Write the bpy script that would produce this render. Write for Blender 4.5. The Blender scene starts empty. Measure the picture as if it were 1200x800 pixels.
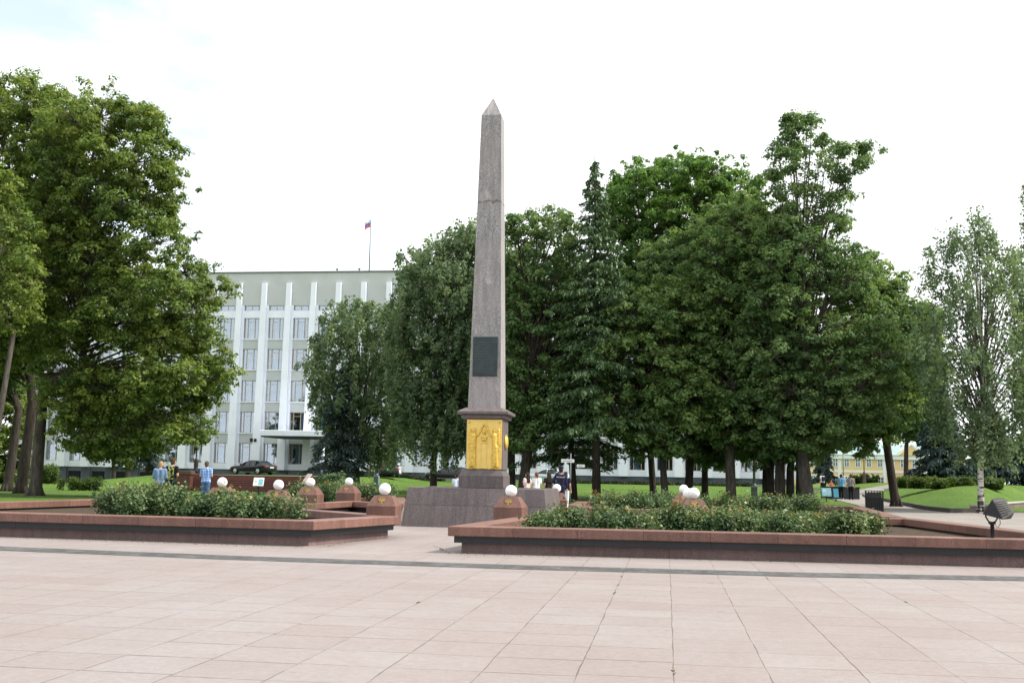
import bpy, bmesh, math, random
import numpy as np
from mathutils import Vector, Matrix
R = math.radians
random.seed(7); rng = np.random.default_rng(7)
S = bpy.context.scene
col = S.collection

# ------------------------------------------------------------------ camera
F = 1270.0; PITCH, ROLL, YAW, CAMH = R(7.0), R(-1.03), R(-8.2), 1.45
_cy, _sy = math.cos(YAW), math.sin(YAW)
_f0 = np.array([_sy, _cy, 0.]); _r0 = np.array([_cy, -_sy, 0.]); _u0 = np.array([0, 0, 1.])
FW = _f0*math.cos(PITCH)+_u0*math.sin(PITCH); _u1 = _u0*math.cos(PITCH)-_f0*math.sin(PITCH)
RT = _r0*math.cos(ROLL)-_u1*math.sin(ROLL); UP = _u1*math.cos(ROLL)+_r0*math.sin(ROLL)
CP = np.array([0, 0, CAMH])
def ray(x, y): return RT*(x-600)/F-UP*(y-400)/F+FW
def gp(x, y, z=0.0):                       # surveyed point on a level at height z
    d = ray(x, y); return CP+d*(z-CAMH)/d[2]
def at(x, y, Y):                           # surveyed point at distance Y
    d = ray(x, y); return CP+d*Y/d[1]
def g2(x, y, z=0.49): p = gp(x, y, z); return (p[0], p[1])

cam = bpy.data.cameras.new('camera'); co = bpy.data.objects.new('camera', cam); col.objects.link(co)
co.matrix_world = Matrix([[RT[i], UP[i], -FW[i], CP[i]] for i in range(3)]+[[0, 0, 0, 1]])
cam.sensor_width = 36; cam.lens = 36*F/1200; cam.clip_start = .1; cam.clip_end = 6000
S.camera = co

# ------------------------------------------------------------------ light
SUN_EL, SUN_AZ = 48.0, 86.0               # azimuth measured from +Y towards +X
sl = bpy.data.lights.new('sun', 'SUN'); so = bpy.data.objects.new('sun', sl); col.objects.link(so)
sl.energy = 3.8; sl.angle = R(8); sl.color = (1, .93, .82)
sd = Vector((math.sin(R(SUN_AZ))*math.cos(R(SUN_EL)), math.cos(R(SUN_AZ))*math.cos(R(SUN_EL)), math.sin(R(SUN_EL))))
so.rotation_euler = sd.to_track_quat('Z', 'Y').to_euler(); so.location = (40, 30, 60)
w = bpy.data.worlds.new('World'); S.world = w; w.use_nodes = True
nt = w.node_tree; nt.nodes.clear()
out = nt.nodes.new('ShaderNodeOutputWorld')
sky = nt.nodes.new('ShaderNodeTexSky'); sky.sky_type = 'NISHITA'; sky.sun_disc = False
sky.sun_elevation = R(SUN_EL); sky.sun_rotation = R(SUN_AZ); sky.air_density = 1.0; sky.dust_density = .4
bg1 = nt.nodes.new('ShaderNodeBackground'); bg1.inputs['Strength'].default_value = .15
nt.links.new(sky.outputs[0], bg1.inputs['Color'])
bg2 = nt.nodes.new('ShaderNodeBackground'); bg2.inputs['Color'].default_value = (.965, .985, 1, 1); bg2.inputs['Strength'].default_value = .86
tc = nt.nodes.new('ShaderNodeTexCoord'); mp = nt.nodes.new('ShaderNodeMapping'); mp.inputs['Scale'].default_value = (1.3, 1.3, 3.2)
mp.inputs['Location'].default_value = (.35, .1, .2)
nz = nt.nodes.new('ShaderNodeTexNoise'); nz.inputs['Scale'].default_value = 1.7; nz.inputs['Detail'].default_value = 6; nz.inputs['Roughness'].default_value = .55
def opening(px_, py_, c0, c1, amp):          # a ragged gap in the cloud in a given direction
    d0 = ray(px_, py_); d0 = d0/np.linalg.norm(d0)
    vm = nt.nodes.new('ShaderNodeVectorMath'); vm.operation = 'DOT_PRODUCT'; vm.inputs[1].default_value = tuple(d0); nt.links.new(tc.outputs['Generated'], vm.inputs[0])
    ma = nt.nodes.new('ShaderNodeMath'); ma.operation = 'MULTIPLY_ADD'; ma.inputs[1].default_value = .16; nt.links.new(nz.outputs['Fac'], ma.inputs[0]); nt.links.new(vm.outputs['Value'], ma.inputs[2])
    mr = nt.nodes.new('ShaderNodeMapRange'); mr.interpolation_type = 'SMOOTHSTEP'; mr.inputs['From Min'].default_value = c0+.08; mr.inputs['From Max'].default_value = c1+.08; mr.inputs['To Max'].default_value = amp
    nt.links.new(ma.outputs[0], mr.inputs['Value']); return mr.outputs[0]
g1 = opening(-20, -40, .976, 1.0, .62); g2_ = opening(235, 235, .997, 1.004, .22); g3 = opening(1260, 330, .988, 1.003, .25)
mxa = nt.nodes.new('ShaderNodeMath'); mxa.operation = 'MAXIMUM'; nt.links.new(g1, mxa.inputs[0]); nt.links.new(g2_, mxa.inputs[1])
mxb = nt.nodes.new('ShaderNodeMath'); mxb.operation = 'MAXIMUM'; nt.links.new(mxa.outputs[0], mxb.inputs[0]); nt.links.new(g3, mxb.inputs[1])
cr = nt.nodes.new('ShaderNodeMath'); cr.operation = 'SUBTRACT'; cr.inputs[0].default_value = 1.0; nt.links.new(mxb.outputs[0], cr.inputs[1])
mx = nt.nodes.new('ShaderNodeMixShader')
nt.links.new(tc.outputs['Generated'], mp.inputs[0]); nt.links.new(mp.outputs[0], nz.inputs['Vector'])
nt.links.new(cr.outputs[0], mx.inputs[0])
nt.links.new(bg1.outputs[0], mx.inputs[1]); nt.links.new(bg2.outputs[0], mx.inputs[2]); nt.links.new(mx.outputs[0], out.inputs['Surface'])
vs = S.view_settings; vs.view_transform = 'Standard'; vs.look = 'None'; vs.gamma = 1; vs.exposure = 0.85; vs.use_curve_mapping = False
S.cycles.max_bounces = 8; S.cycles.transparent_max_bounces = 8

# ------------------------------------------------------------------ materials
class M:
    def __init__(s, name, rough=.6, spec=.4, metal=0.0):
        s.m = bpy.data.materials.new(name); s.m.use_nodes = True; s.t = s.m.node_tree
        s.b = s.t.nodes['Principled BSDF']; s.b.inputs['Roughness'].default_value = rough
        s.b.inputs['Specular IOR Level'].default_value = spec; s.b.inputs['Metallic'].default_value = metal
        s._c = None
    def L(s, a, b): s.t.links.new(a, b)
    def put(s, sock, v):
        if hasattr(v, 'is_output'): s.L(v, sock)
        elif isinstance(v, (tuple, list)) and len(v) == 3 and sock.type == 'RGBA': sock.default_value = (*v, 1)
        else: sock.default_value = v
    def coord(s):
        if s._c is None: s._c = s.t.nodes.new('ShaderNodeTexCoord').outputs['Object']
        return s._c
    def scaled(s, sc, loc=(0, 0, 0)):
        n = s.t.nodes.new('ShaderNodeMapping'); n.inputs['Scale'].default_value = sc; n.inputs['Location'].default_value = loc
        s.L(s.coord(), n.inputs[0]); return n.outputs[0]
    def noise(s, scale, detail=3, rough=.5, vec=None, dist=0):
        n = s.t.nodes.new('ShaderNodeTexNoise'); n.inputs['Scale'].default_value = scale; n.inputs['Detail'].default_value = detail
        n.inputs['Roughness'].default_value = rough; n.inputs['Distortion'].default_value = dist
        s.L(vec if vec is not None else s.coord(), n.inputs['Vector']); return n.outputs['Fac']
    def voro(s, scale, out='Color', vec=None, feat='F1'):
        n = s.t.nodes.new('ShaderNodeTexVoronoi'); n.feature = feat; n.inputs['Scale'].default_value = scale
        s.L(vec if vec is not None else s.coord(), n.inputs['Vector']); return n.outputs[out]
    def math(s, op, a, b=0.0, c=0.0, clamp=False):
        n = s.t.nodes.new('ShaderNodeMath'); n.operation = op; n.use_clamp = clamp
        for i, v in enumerate((a, b, c)): s.put(n.inputs[i], v)
        return n.outputs[0]
    def ramp(s, fac, stops):
        n = s.t.nodes.new('ShaderNodeValToRGB'); e = n.color_ramp.elements
        while len(e) < len(stops): e.new(.5)
        for i, (p, c) in enumerate(stops):
            e[i].position = p; e[i].color = (*c, 1) if isinstance(c, (tuple, list)) else (c, c, c, 1)
        s.L(fac, n.inputs[0]); return n.outputs[0]
    def mix(s, fac, a, b, mode='MIX'):
        n = s.t.nodes.new('ShaderNodeMix'); n.data_type = 'RGBA'; n.blend_type = mode
        s.put(n.inputs[0], fac); s.put(n.inputs[6], a); s.put(n.inputs[7], b); return n.outputs[2]
    def attr(s, name):
        n = s.t.nodes.new('ShaderNodeAttribute'); n.attribute_name = name; return n.outputs['Fac']
    def sep(s, v):
        n = s.t.nodes.new('ShaderNodeSeparateXYZ'); s.L(v, n.inputs[0]); return n.outputs
    def comb(s, x, y, z=0.0):
        n = s.t.nodes.new('ShaderNodeCombineXYZ')
        for i, v in enumerate((x, y, z)): s.put(n.inputs[i], v)
        return n.outputs[0]
    def white(s, v):
        n = s.t.nodes.new('ShaderNodeTexWhiteNoise'); n.noise_dimensions = '3D'; s.L(v, n.inputs[0]); return n.outputs['Value']
    def color(s, c): s.put(s.b.inputs['Base Color'], c); return s
    def bump(s, h, strength=.3, dist=.01):
        n = s.t.nodes.new('ShaderNodeBump'); n.inputs['Strength'].default_value = strength; n.inputs['Distance'].default_value = dist
        s.L(h, n.inputs['Height']); s.L(n.outputs[0], s.b.inputs['Normal']); return s

def plain(name, c, rough=.6, spec=.4, metal=0.0, var=.12, scale=6.0):
    k = M(name, rough, spec, metal)
    lo = tuple(x*(1-var) for x in c); hi = tuple(min(1, x*(1+var)) for x in c)
    k.color(k.ramp(k.noise(scale, 4, .6), [(.3, lo), (.7, hi)])); return k.m

def granite(name, c, dark=.45, light=1.5, scale=70, rough=.5, stain=.25, patch=1.2, v=True):
    k = M(name, rough, .4)
    g1 = k.noise(scale, 2, .7)
    sp = k.ramp(g1, [(.32, tuple(x*dark for x in c)), (.48, c), (.56, c), (.70, tuple(min(1, x*light) for x in c))])
    st = k.noise(patch, 5, .65)
    cc = k.mix(k.ramp(st, [(.35, stain), (.62, 0.0)]), sp, tuple(x*.45 for x in c))
    run = k.noise(4.5, 4, .7, k.scaled((1.6, 1.6, .22)))
    cc = k.mix(k.ramp(run, [(.40, .38), (.56, 0.0)]), cc, tuple(x*.42 for x in c))
    if v:
        cc = k.mix(1.0, cc, k.ramp(k.attr('v'), [(0, .80), (1, 1.12)]), 'MULTIPLY')
    k.color(cc); k.bump(g1, .25, .004); return k.m

MT = {}
MT['cap'] = granite('red_granite_cap', (0.193, 0.099, 0.078), scale=45, stain=.35, patch=.9)
MT['base'] = granite('dull_red_granite', (0.179, 0.119, 0.114), scale=50, stain=.4, patch=.8, rough=.65)
MT['band'] = granite('dark_granite_band', (.017, .019, .024), scale=50, rough=.4)
MT['podium'] = granite('grey_violet_granite', (0.147, 0.121, 0.124), scale=38, stain=.3, rough=.5, light=1.7)
MT['step'] = granite('brown_red_stone', (0.160, 0.060, 0.048), scale=30, rough=.6)
MT['curb'] = granite('grey_kerb_stone', (0.080, 0.068, 0.064), scale=40, rough=.7)
MT['whitecap'] = granite('pale_stone', (0.440, 0.416, 0.384), scale=40, rough=.7)
MT['plinth'] = granite('grey_plinth_granite', (.105, .125, .16), scale=12, rough=.45, patch=.25)
def mk_shaft():
    k = M('weathered_grey_granite', .6, .35)
    n = k.noise(34, 3, .75)
    base = k.ramp(n, [(.34, (.080, .077, .084)), (.46, (.275, .266, .272)), (.56, (.325, .312, .318)), (.72, (.55, .53, .53))])
    drip = k.noise(5, 5, .7, k.scaled((1.8, 1.8, .22)))
    cc = k.mix(k.ramp(drip, [(.40, .50), (.60, 0.0)]), base, (.13, .12, .122))
    big = k.noise(.5, 3, .6, k.scaled((1, 1, .8)))
    cc = k.mix(k.ramp(big, [(.4, .25), (.6, 0.0)]), cc, (.36, .315, .31))
    pale = k.noise(1.6, 5, .72, k.scaled((1, 1, .55), (3, 1, 7)))
    cc = k.mix(k.ramp(pale, [(.60, 0.0), (.70, .55)]), cc, (.50, .475, .46))
    z = k.sep(k.coord())[2]
    zz = k.math('ADD', z, k.math('MULTIPLY', k.noise(3.0, 4, .6), .5))
    crack = k.math('LESS_THAN', k.math('ABSOLUTE', k.math('SUBTRACT', zz, 9.72)), .022)
    cc = k.mix(k.math('MULTIPLY', crack, .7), cc, (.05, .045, .045))
    k.color(cc); k.bump(n, .35, .006); return k.m
MT['shaft'] = mk_shaft()
MT['gold'] = plain('gilded_bronze', (.72, .52, .15), .38, .5, .55, .10, 5)
MT['gold_relief'] = plain('gilded_relief', (.68, .46, .09), .42, .5, .4, .28, 16)
def mk_plaque():
    k = M('dark_bronze_plaque', .5, .4, .3)
    k.color(k.ramp(k.noise(5, 5, .6), [(.3, (.020, .030, .034)), (.7, (.045, .062, .066))])); return k.m
MT['plaque'] = mk_plaque()
MT['globe'] = plain('white_opal_glass', (.86, .87, .87), .25, .5, 0, .02)
MT['emblem'] = plain('gilded_emblem', (.30, .20, .065), .5, .4, .4, .25, 20)
MT['soil'] = plain('planter_soil', (.055, .042, .03), .95, .1, 0, .4, 9)
MT['black'] = plain('black_paint', (.014, .015, .018), .6, .25, 0, .25)
MT['steel'] = plain('grey_painted_metal', (.17, .20, .21), .5, .4, 0, .15)
MT['whitepaint'] = plain('white_painted_metal', (.72, .73, .74), .5, .4, 0, .08)
MT['wallwhite'] = plain('white_painted_concrete', (.82, .86, .95), .75, .25, 0, .05, .5)
MT['spandrel'] = plain('pale_sage_panel', (.50, .525, .525), .8, .2, 0, .05, .4)
MT['frame'] = plain('tan_window_frame', (.40, .32, .23), .6, .3, 0, .15)
MT['interior'] = plain('dim_interior', (.02, .022, .024), .9, .1)
MT['curtain'] = plain('pale_blue_curtain', (.48, .61, .74), .9, .1, 0, .3, 1.2)
MT['curtain2'] = plain('grey_curtain', (.30, .31, .30), .9, .1, 0, .3, 1.5)
MT['yellow'] = plain('ochre_plaster', (.72, .54, .29), .85, .2, 0, .07, .3)
MT['trim'] = plain('white_plaster_trim', (.74, .75, .76), .8, .2, 0, .05, .5)
MT['tinroof'] = plain('green_tin_roof', (.24, .34, .34), .5, .4, .1, .15, .4)
MT['asphalt'] = plain('asphalt', (.07, .07, .072), .9, .2, 0, .2, 2)
MT['rubber'] = plain('tyre_rubber', (.015, .015, .016), .8, .2)
MT['rim'] = plain('alloy_rim', (.5, .5, .52), .3, .5, .7, .05)
MT['redlight'] = plain('red_lamp_glass', (.35, .012, .012), .2, .5)
MT['skin'] = plain('skin', (.45, .27, .19), .6, .35, 0, .06)
def mk_glass():
    k = M('window_glass', .04, .6); g = k.t.nodes.new('ShaderNodeBsdfGlossy'); g.inputs['Roughness'].default_value = .02
    g.inputs['Color'].default_value = (.85, .92, 1, 1)
    tr = k.t.nodes.new('ShaderNodeBsdfTransparent'); tr.inputs['Color'].default_value = (.82, .90, .94, 1)
    fr = k.t.nodes.new('ShaderNodeFresnel'); fr.inputs['IOR'].default_value = 1.55
    mxs = k.t.nodes.new('ShaderNodeMixShader'); o = k.t.nodes['Material Output']
    k.L(k.math('ADD', k.math('MULTIPLY', fr.outputs[0], 1.3), .20, clamp=True), mxs.inputs[0]); k.L(tr.outputs[0], mxs.inputs[1]); k.L(g.outputs[0], mxs.inputs[2]); k.L(mxs.outputs[0], o.inputs[0])
    return k.m
MT['glass'] = mk_glass()
MT['carglass'] = plain('dark_car_glass', (.015, .02, .025), .05, .6, 0, .1)
def carpaint(name, c):
    k = M(name, .22, .3, .0); k.b.inputs['Coat Weight'].default_value = .15; k.b.inputs['Coat Roughness'].default_value = .08
    k.color(k.ramp(k.noise(4, 3), [(.3, tuple(x*.9 for x in c)), (.7, tuple(x*1.1 for x in c))])); return k.m

def leafmat(name, dark, mid, light, transl=.48, rough=.5):
    k = M(name, rough, .25)
    c = k.ramp(k.attr('v'), [(0.0, dark), (.5, mid), (1.0, light)])
    k.color(c)
    tr = k.t.nodes.new('ShaderNodeBsdfTranslucent'); k.L(k.mix(1.0, c, (1.0, 1.05, .6), 'MULTIPLY'), tr.inputs['Color'])
    m2 = k.t.nodes.new('ShaderNodeMixShader'); m2.inputs[0].default_value = transl
    k.L(k.b.outputs[0], m2.inputs[1]); k.L(tr.outputs[0], m2.inputs[2]); k.L(m2.outputs[0], k.t.nodes['Material Output'].inputs[0])
    return k.m
LF = {
 'linden': leafmat('linden_leaves', (0.077, 0.132, 0.034), (0.151, 0.215, 0.048), (0.252, 0.302, 0.071), .45),
 'dark': leafmat('dark_leaves', (0.073, 0.144, 0.060), (0.131, 0.213, 0.082), (0.212, 0.288, 0.107)),
 'maple': leafmat('maple_leaves', (0.073, 0.154, 0.041), (0.125, 0.232, 0.053), (0.183, 0.295, 0.075)),
 'olive': leafmat('olive_leaves', (0.085, 0.160, 0.054), (0.158, 0.244, 0.081), (0.254, 0.343, 0.117)),
 'birch': leafmat('birch_leaves', (0.092, 0.154, 0.085), (0.158, 0.232, 0.128), (0.242, 0.308, 0.159)),
 'spruce': leafmat('spruce_needles', (0.047, 0.095, 0.046), (0.080, 0.142, 0.064), (0.129, 0.194, 0.084), .15),
 'bluespruce': leafmat('blue_spruce_needles', (.036, .062, .062), (.062, .098, .098), (.10, .145, .145), .12),
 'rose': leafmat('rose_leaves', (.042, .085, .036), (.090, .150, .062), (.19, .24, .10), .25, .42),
 'rosetip': leafmat('rose_tips', (.20, .16, .03), (.30, .16, .05), (.40, .34, .16), .3),
 'shrub': leafmat('dark_shrub_leaves', (.02, .03, .02), (.035, .05, .03), (.05, .07, .035)),
 'bush': leafmat('bush_leaves', (.05, .09, .02), (.085, .14, .03), (.13, .18, .045)),
}
def bark(name, c, birch=False):
    k = M(name, .9, .15)
    n = k.noise(9, 5, .7, k.scaled((1, 1, .18)))
    if birch:
        sp = k.noise(5, 3, .6, k.scaled((.5, .5, 1.8))); z = k.sep(k.coord())[2]
        dk = k.math('ADD', sp, k.math('MULTIPLY', k.math('SUBTRACT', 1.6, z), .10))
        k.color(k.ramp(dk, [(.52, (.50, .48, .45)), (.60, (.05, .045, .04))]))
    else:
        k.color(k.ramp(n, [(.34, tuple(x*.45 for x in c)), (.66, tuple(x*1.35 for x in c))]))
    k.bump(n, .8, .03); return k.m
BK = {'grey': bark('grey_bark', (.085, .075, .066)), 'dark': bark('dark_bark', (.05, .042, .036)), 'birch': bark('birch_bark', (.5, .5, .5), True)}

def mk_paving():
    k = M('pink_granite_paving', .62, .35)
    x, y, _ = k.sep(k.coord())
    wob = k.math('MULTIPLY', k.math('SUBTRACT', k.noise(1.1, 3, .6), .5), .035)
    u = k.math('DIVIDE', k.math('ADD', k.math('SUBTRACT', x, .05), wob), .705); cu = k.math('FLOOR', u)
    off = k.math('MULTIPLY', k.white(k.comb(cu, 3.3, 1.1)), .16)
    v = k.math('ADD', k.math('DIVIDE', k.math('ADD', y, wob), .686), off); cv = k.math('FLOOR', v)
    fu = k.math('FRACT', u); fv = k.math('FRACT', v)
    du = k.math('MULTIPLY', k.math('MINIMUM', fu, k.math('SUBTRACT', 1, fu)), .705)
    dv = k.math('MULTIPLY', k.math('MINIMUM', fv, k.math('SUBTRACT', 1, fv)), .686)
    n1 = k.noise(1.6, 4, .7); n2 = k.noise(2.3, 4, .7, k.scaled((1, 1, 1), (7, 3, 1)))
    edge_r = k.white(k.comb(k.math('FLOOR', k.math('ADD', v, .5)), k.math('FLOOR', k.math('MULTIPLY', u, .5)), 5.5))
    ju = k.math('MULTIPLY', k.math('SUBTRACT', n1, .31), .028)
    jv = k.math('MULTIPLY', k.math('MULTIPLY', k.math('SUBTRACT', n2, .25), .036), k.math('ADD', edge_r, .30))
    mu = k.math('SUBTRACT', 1, k.math('DIVIDE', du, k.math('MAXIMUM', ju, .002)), clamp=True)
    mv = k.math('SUBTRACT', 1, k.math('DIVIDE', dv, k.math('MAXIMUM', jv, .0015)), clamp=True)
    mk = k.math('MULTIPLY', k.math('MAXIMUM', mu, mv), 1.9, clamp=True)
    cell = k.white(k.comb(cu, cv, .7)); cell2 = k.white(k.comb(cv, cu, 9.7))
    c = k.ramp(cell, [(0, (.238, .203, .196)), (.5, (.252, .220, .215)), (1, (.262, .235, .231))])
    c = k.mix(k.math('MULTIPLY', cell2, .35), c, (.245, .222, .222))
    g = k.noise(95, 2, .8)
    c = k.mix(1.0, c, k.ramp(g, [(.3, .72), (.5, 1.0), (.7, 1.22)]), 'MULTIPLY')
    st = k.noise(.33, 6, .68); st2 = k.noise(2.6, 5, .7, k.scaled((1, .6, 1)))
    c = k.mix(k.ramp(st, [(.38, .42), (.62, 0.0)]), c, (.19, .152, .143))
    c = k.mix(k.ramp(st2, [(.36, .2), (.52, 0.0)]), c, (.19, .155, .146))
    fg = k.noise(14, 5, .75)
    c = k.mix(1.0, c, k.ramp(fg, [(.3, .86), (.7, 1.1)]), 'MULTIPLY')
    spot = k.math('GREATER_THAN', k.noise(3.7, 2, .5, k.scaled((1, 1, 1), (2, 8, 3))), .735)
    c = k.mix(k.math('MULTIPLY', spot, .35), c, (.13, .11, .10))
    jc = k.ramp(k.noise(.9, 3, .6), [(.4, (.065, .052, .045)), (.58, (.085, .068, .058)), (.68, (.075, .085, .03))])
    c = k.mix(k.math('MULTIPLY', mk, .76), c, jc)
    k.color(c); k.bump(k.math('ADD', k.math('MULTIPLY', mk, -1.0), k.math('MULTIPLY', g, .12)), .5, .008)
    k.L(k.ramp(st, [(.3, .72), (.7, .5)]), k.b.inputs['Roughness'])
    return k.m
def mk_strip():
    k = M('grey_cobble_strip', .7, .3)
    vc = k.voro(9, 'Color', k.scaled((1, 1.25, 1))); d = k.voro(9, 'Distance', k.scaled((1, 1.25, 1)))
    c = k.ramp(k.sep(vc)[0], [(0, (.038, .042, .048)), (.6, (.066, .072, .079)), (1, (.10, .104, .108))])
    c = k.mix(k.ramp(d, [(.35, 0.0), (.62, .75)]), c, (.05, .05, .045))
    c = k.mix(1.0, c, k.ramp(k.noise(2.4, 5, .75, k.scaled((1, .5, 1))), [(.3, .6), (.7, 1.5)]), 'MULTIPLY')
    c = k.mix(k.ramp(k.noise(1.1, 4, .7), [(.5, 0.0), (.72, .4)]), c, (.16, .14, .135))
    k.color(c); k.bump(d, .5, .02); return k.m
def mk_path():
    k = M('grey_paver_path', .8, .25)
    x, y, _ = k.sep(k.coord())
    u = k.math('FRACT', k.math('DIVIDE', x, .9)); v = k.math('FRACT', k.math('DIVIDE', y, .9))
    m = k.math('MAXIMUM', k.math('LESS_THAN', u, .022), k.math('LESS_THAN', v, .022))
    cell = k.white(k.comb(k.math('FLOOR', k.math('DIVIDE', x, .9)), k.math('FLOOR', k.math('DIVIDE', y, .9)), 2.0))
    c = k.ramp(cell, [(0, (.205, .190, .180)), (1, (.255, .235, .222))])
    c = k.mix(k.ramp(k.noise(.6, 5, .7), [(.4, .35), (.62, 0.0)]), c, (.19, .17, .155))
    c = k.mix(k.math('MULTIPLY', m, .7), c, (.12, .105, .095)); k.color(c); return k.m
def mk_grass():
    k = M('lawn_grass', .9, .15)
    n = k.noise(.22, 5, .65); f = k.noise(7, 5, .75, k.scaled((1, .35, 1))); ff = k.noise(38, 3, .7, k.scaled((1, .4, 1)))
    c = k.ramp(n, [(.3, (.058, .116, .017)), (.55, (.082, .152, .022)), (.75, (.112, .166, .032))])
    c = k.mix(1.0, c, k.ramp(f, [(.3, .55), (.5, 1.0), (.72, 1.35)]), 'MULTIPLY')
    c = k.mix(1.0, c, k.ramp(ff, [(.3, .6), (.7, 1.35)]), 'MULTIPLY')
    c = k.mix(k.ramp(k.noise(.11, 4, .6, k.scaled((1, 1, 1), (5, 2, 0))), [(.58, 0.0), (.72, .45)]), c, (.13, .125, .04))
    k.color(c); k.bump(ff, .9, .06); return k.m
MT['paving'] = mk_paving(); MT['strip'] = mk_strip(); MT['path'] = mk_path(); MT['grass'] = mk_grass()

# ------------------------------------------------------------------ object helpers
def link(o, parent=None):
    col.objects.link(o)
    if parent is not None: o.parent = parent
    return o
def tag(o, label=None, cat=None, group=None, kind=None):
    if label: o['label'] = label
    if cat: o['category'] = cat
    if group: o['group'] = group
    if kind: o['kind'] = kind
    return o
def empty(name, loc, label, cat, group=None, rz=0):
    o = bpy.data.objects.new(name, None); o.empty_display_size = .3; o.location = loc; o.rotation_euler = (0, 0, rz)
    link(o); return tag(o, label, cat, group)
def copy_tree(o, parent=None):
    c = o.copy(); col.objects.link(c); c.parent = parent
    for ch in [q for q in bpy.data.objects if q.parent is o]: copy_tree(ch, c)
    return c

class MB:                                   # mesh builder: vertices, faces and a random value per face
    def __init__(s): s.v = []; s.f = []; s.a = []; s.sm = []
    def add(s, vs_, fs, a=None, smooth=False):
        o = len(s.v); a = random.random() if a is None else a
        s.v += [tuple(p) for p in vs_]
        for f in fs: s.f.append([i+o for i in f]); s.a.append(a); s.sm.append(smooth)
        return s
    def box(s, x0, x1, y0, y1, z0, z1, a=None):
        P = [(x, y, z) for z in (z0, z1) for (x, y) in ((x0, y0), (x1, y0), (x1, y1), (x0, y1))]
        return s.add(P, [(3, 2, 1, 0), (4, 5, 6, 7), (0, 1, 5, 4), (1, 2, 6, 5), (2, 3, 7, 6), (3, 0, 4, 7)], a)
    def hexa(s, P, a=None):
        return s.add(P, [(3, 2, 1, 0), (4, 5, 6, 7), (0, 1, 5, 4), (1, 2, 6, 5), (2, 3, 7, 6), (3, 0, 4, 7)], a)
    def frustum(s, cx, cy, z0, z1, w0, d0, w1, d1, a=None):
        P = [(cx+sx*w0/2, cy+sy*d0/2, z0) for sx, sy in ((-1, -1), (1, -1), (1, 1), (-1, 1))]
        P += [(cx+sx*w1/2, cy+sy*d1/2, z1) for sx, sy in ((-1, -1), (1, -1), (1, 1), (-1, 1))]
        return s.hexa(P, a)
    def bbox(s, x0, x1, y0, y1, z0, z1, b=.012, a=None):   # box with chamfered edges
        cx, cy = (x0+x1)/2, (y0+y1)/2; W, D = x1-x0, y1-y0; rings = []
        for z, ins in ((z0, b), (z0+b, 0), (z1-b, 0), (z1, b)):
            hw, hd = W/2-ins, D/2-ins; c = b*.7
            rings.append([(cx+px_, cy+py_, z) for px_, py_ in ((-hw+c, -hd), (hw-c, -hd), (hw, -hd+c), (hw, hd-c), (hw-c, hd), (-hw+c, hd), (-hw, hd-c), (-hw, -hd+c))])
        P = sum(rings, []); fs = [tuple(range(7, -1, -1)), tuple(range(24, 32))]
        for r in range(3):
            for i in range(8): fs.append((r*8+i, r*8+(i+1) % 8, r*8+8+(i+1) % 8, r*8+8+i))
        return s.add(P, fs, a)
    def tube(s, pts, rad, n=8, cap=True, a=None):
        pts = [np.array(p, float) for p in pts]; m = len(pts)
        rad = [rad]*m if np.isscalar(rad) else rad
        P = []; ref = np.array([0.13, .97, .2])
        for i, p in enumerate(pts):
            t = pts[min(i+1, m-1)]-pts[max(i-1, 0)]; t = t/(np.linalg.norm(t)+1e-9)
            if i == 0 and abs(t @ ref) > .9: ref = np.array([.97, .1, .1])
            b = np.cross(t, ref); b /= np.linalg.norm(b)+1e-9; c = np.cross(t, b)
            for k in range(n):
                q = 2*math.pi*k/n; P.append(p+rad[i]*(b*math.cos(q)+c*math.sin(q)))
        fs = [(i*n+k, i*n+(k+1) % n, (i+1)*n+(k+1) % n, (i+1)*n+k) for i in range(m-1) for k in range(n)]
        if cap: fs += [tuple(range(n-1, -1, -1)), tuple(range((m-1)*n, m*n))]
        return s.add(P, fs, a, n > 5)
    def lathe(s, prof, c=(0, 0, 0), n=20, a=None):
        P = []; m = len(prof)
        for r, z in prof:
            for k in range(n): q = 2*math.pi*k/n; P.append((c[0]+r*math.cos(q), c[1]+r*math.sin(q), c[2]+z))
        fs = [(i*n+k, i*n+(k+1) % n, (i+1)*n+(k+1) % n, (i+1)*n+k) for i in range(m-1) for k in range(n)]
        fs += [tuple(range(n-1, -1, -1)), tuple(range((m-1)*n, m*n))]
        return s.add(P, fs, a, True)
    def ball(s, c, r, n=20, sc=(1, 1, 1), a=None):
        m = n//2
        return s.lathe_sc([(max(.002, math.sin(math.pi*i/m)), -math.cos(math.pi*i/m)) for i in range(m+1)], c, r, sc, n, a)
    def lathe_sc(s, prof, c, r, sc, n, a):
        b = MB().lathe(prof, (0, 0, 0), n, a)
        return s.add([(c[0]+x*r*sc[0], c[1]+y*r*sc[1], c[2]+z*r*sc[2]) for x, y, z in b.v], b.f, a, True)
    def prism(s, poly, z0, z1, a=None):      # polygon in XY extruded
        n = len(poly); P = [(x, y, z0) for x, y in poly]+[(x, y, z1) for x, y in poly]
        return s.add(P, [tuple(range(n-1, -1, -1)), tuple(range(n, 2*n))]+[(i, (i+1) % n, n+(i+1) % n, n+i) for i in range(n)], a)
    def plate(s, poly, y0, y1, a=None):      # polygon in XZ extruded along Y
        n = len(poly); P = [(x, y1, z) for x, z in poly]+[(x, y0, z) for x, z in poly]
        return s.add(P, [tuple(range(n-1, -1, -1)), tuple(range(n, 2*n))]+[(i, (i+1) % n, n+(i+1) % n, n+i) for i in range(n)], a)
    def mesh(s, name):
        me = bpy.data.meshes.new(name); me.from_pydata(s.v, [], s.f)
        at_ = me.attributes.new('v', 'FLOAT', 'FACE'); at_.data.foreach_set('value', s.a)
        me.polygons.foreach_set('use_smooth', s.sm); return me
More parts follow.
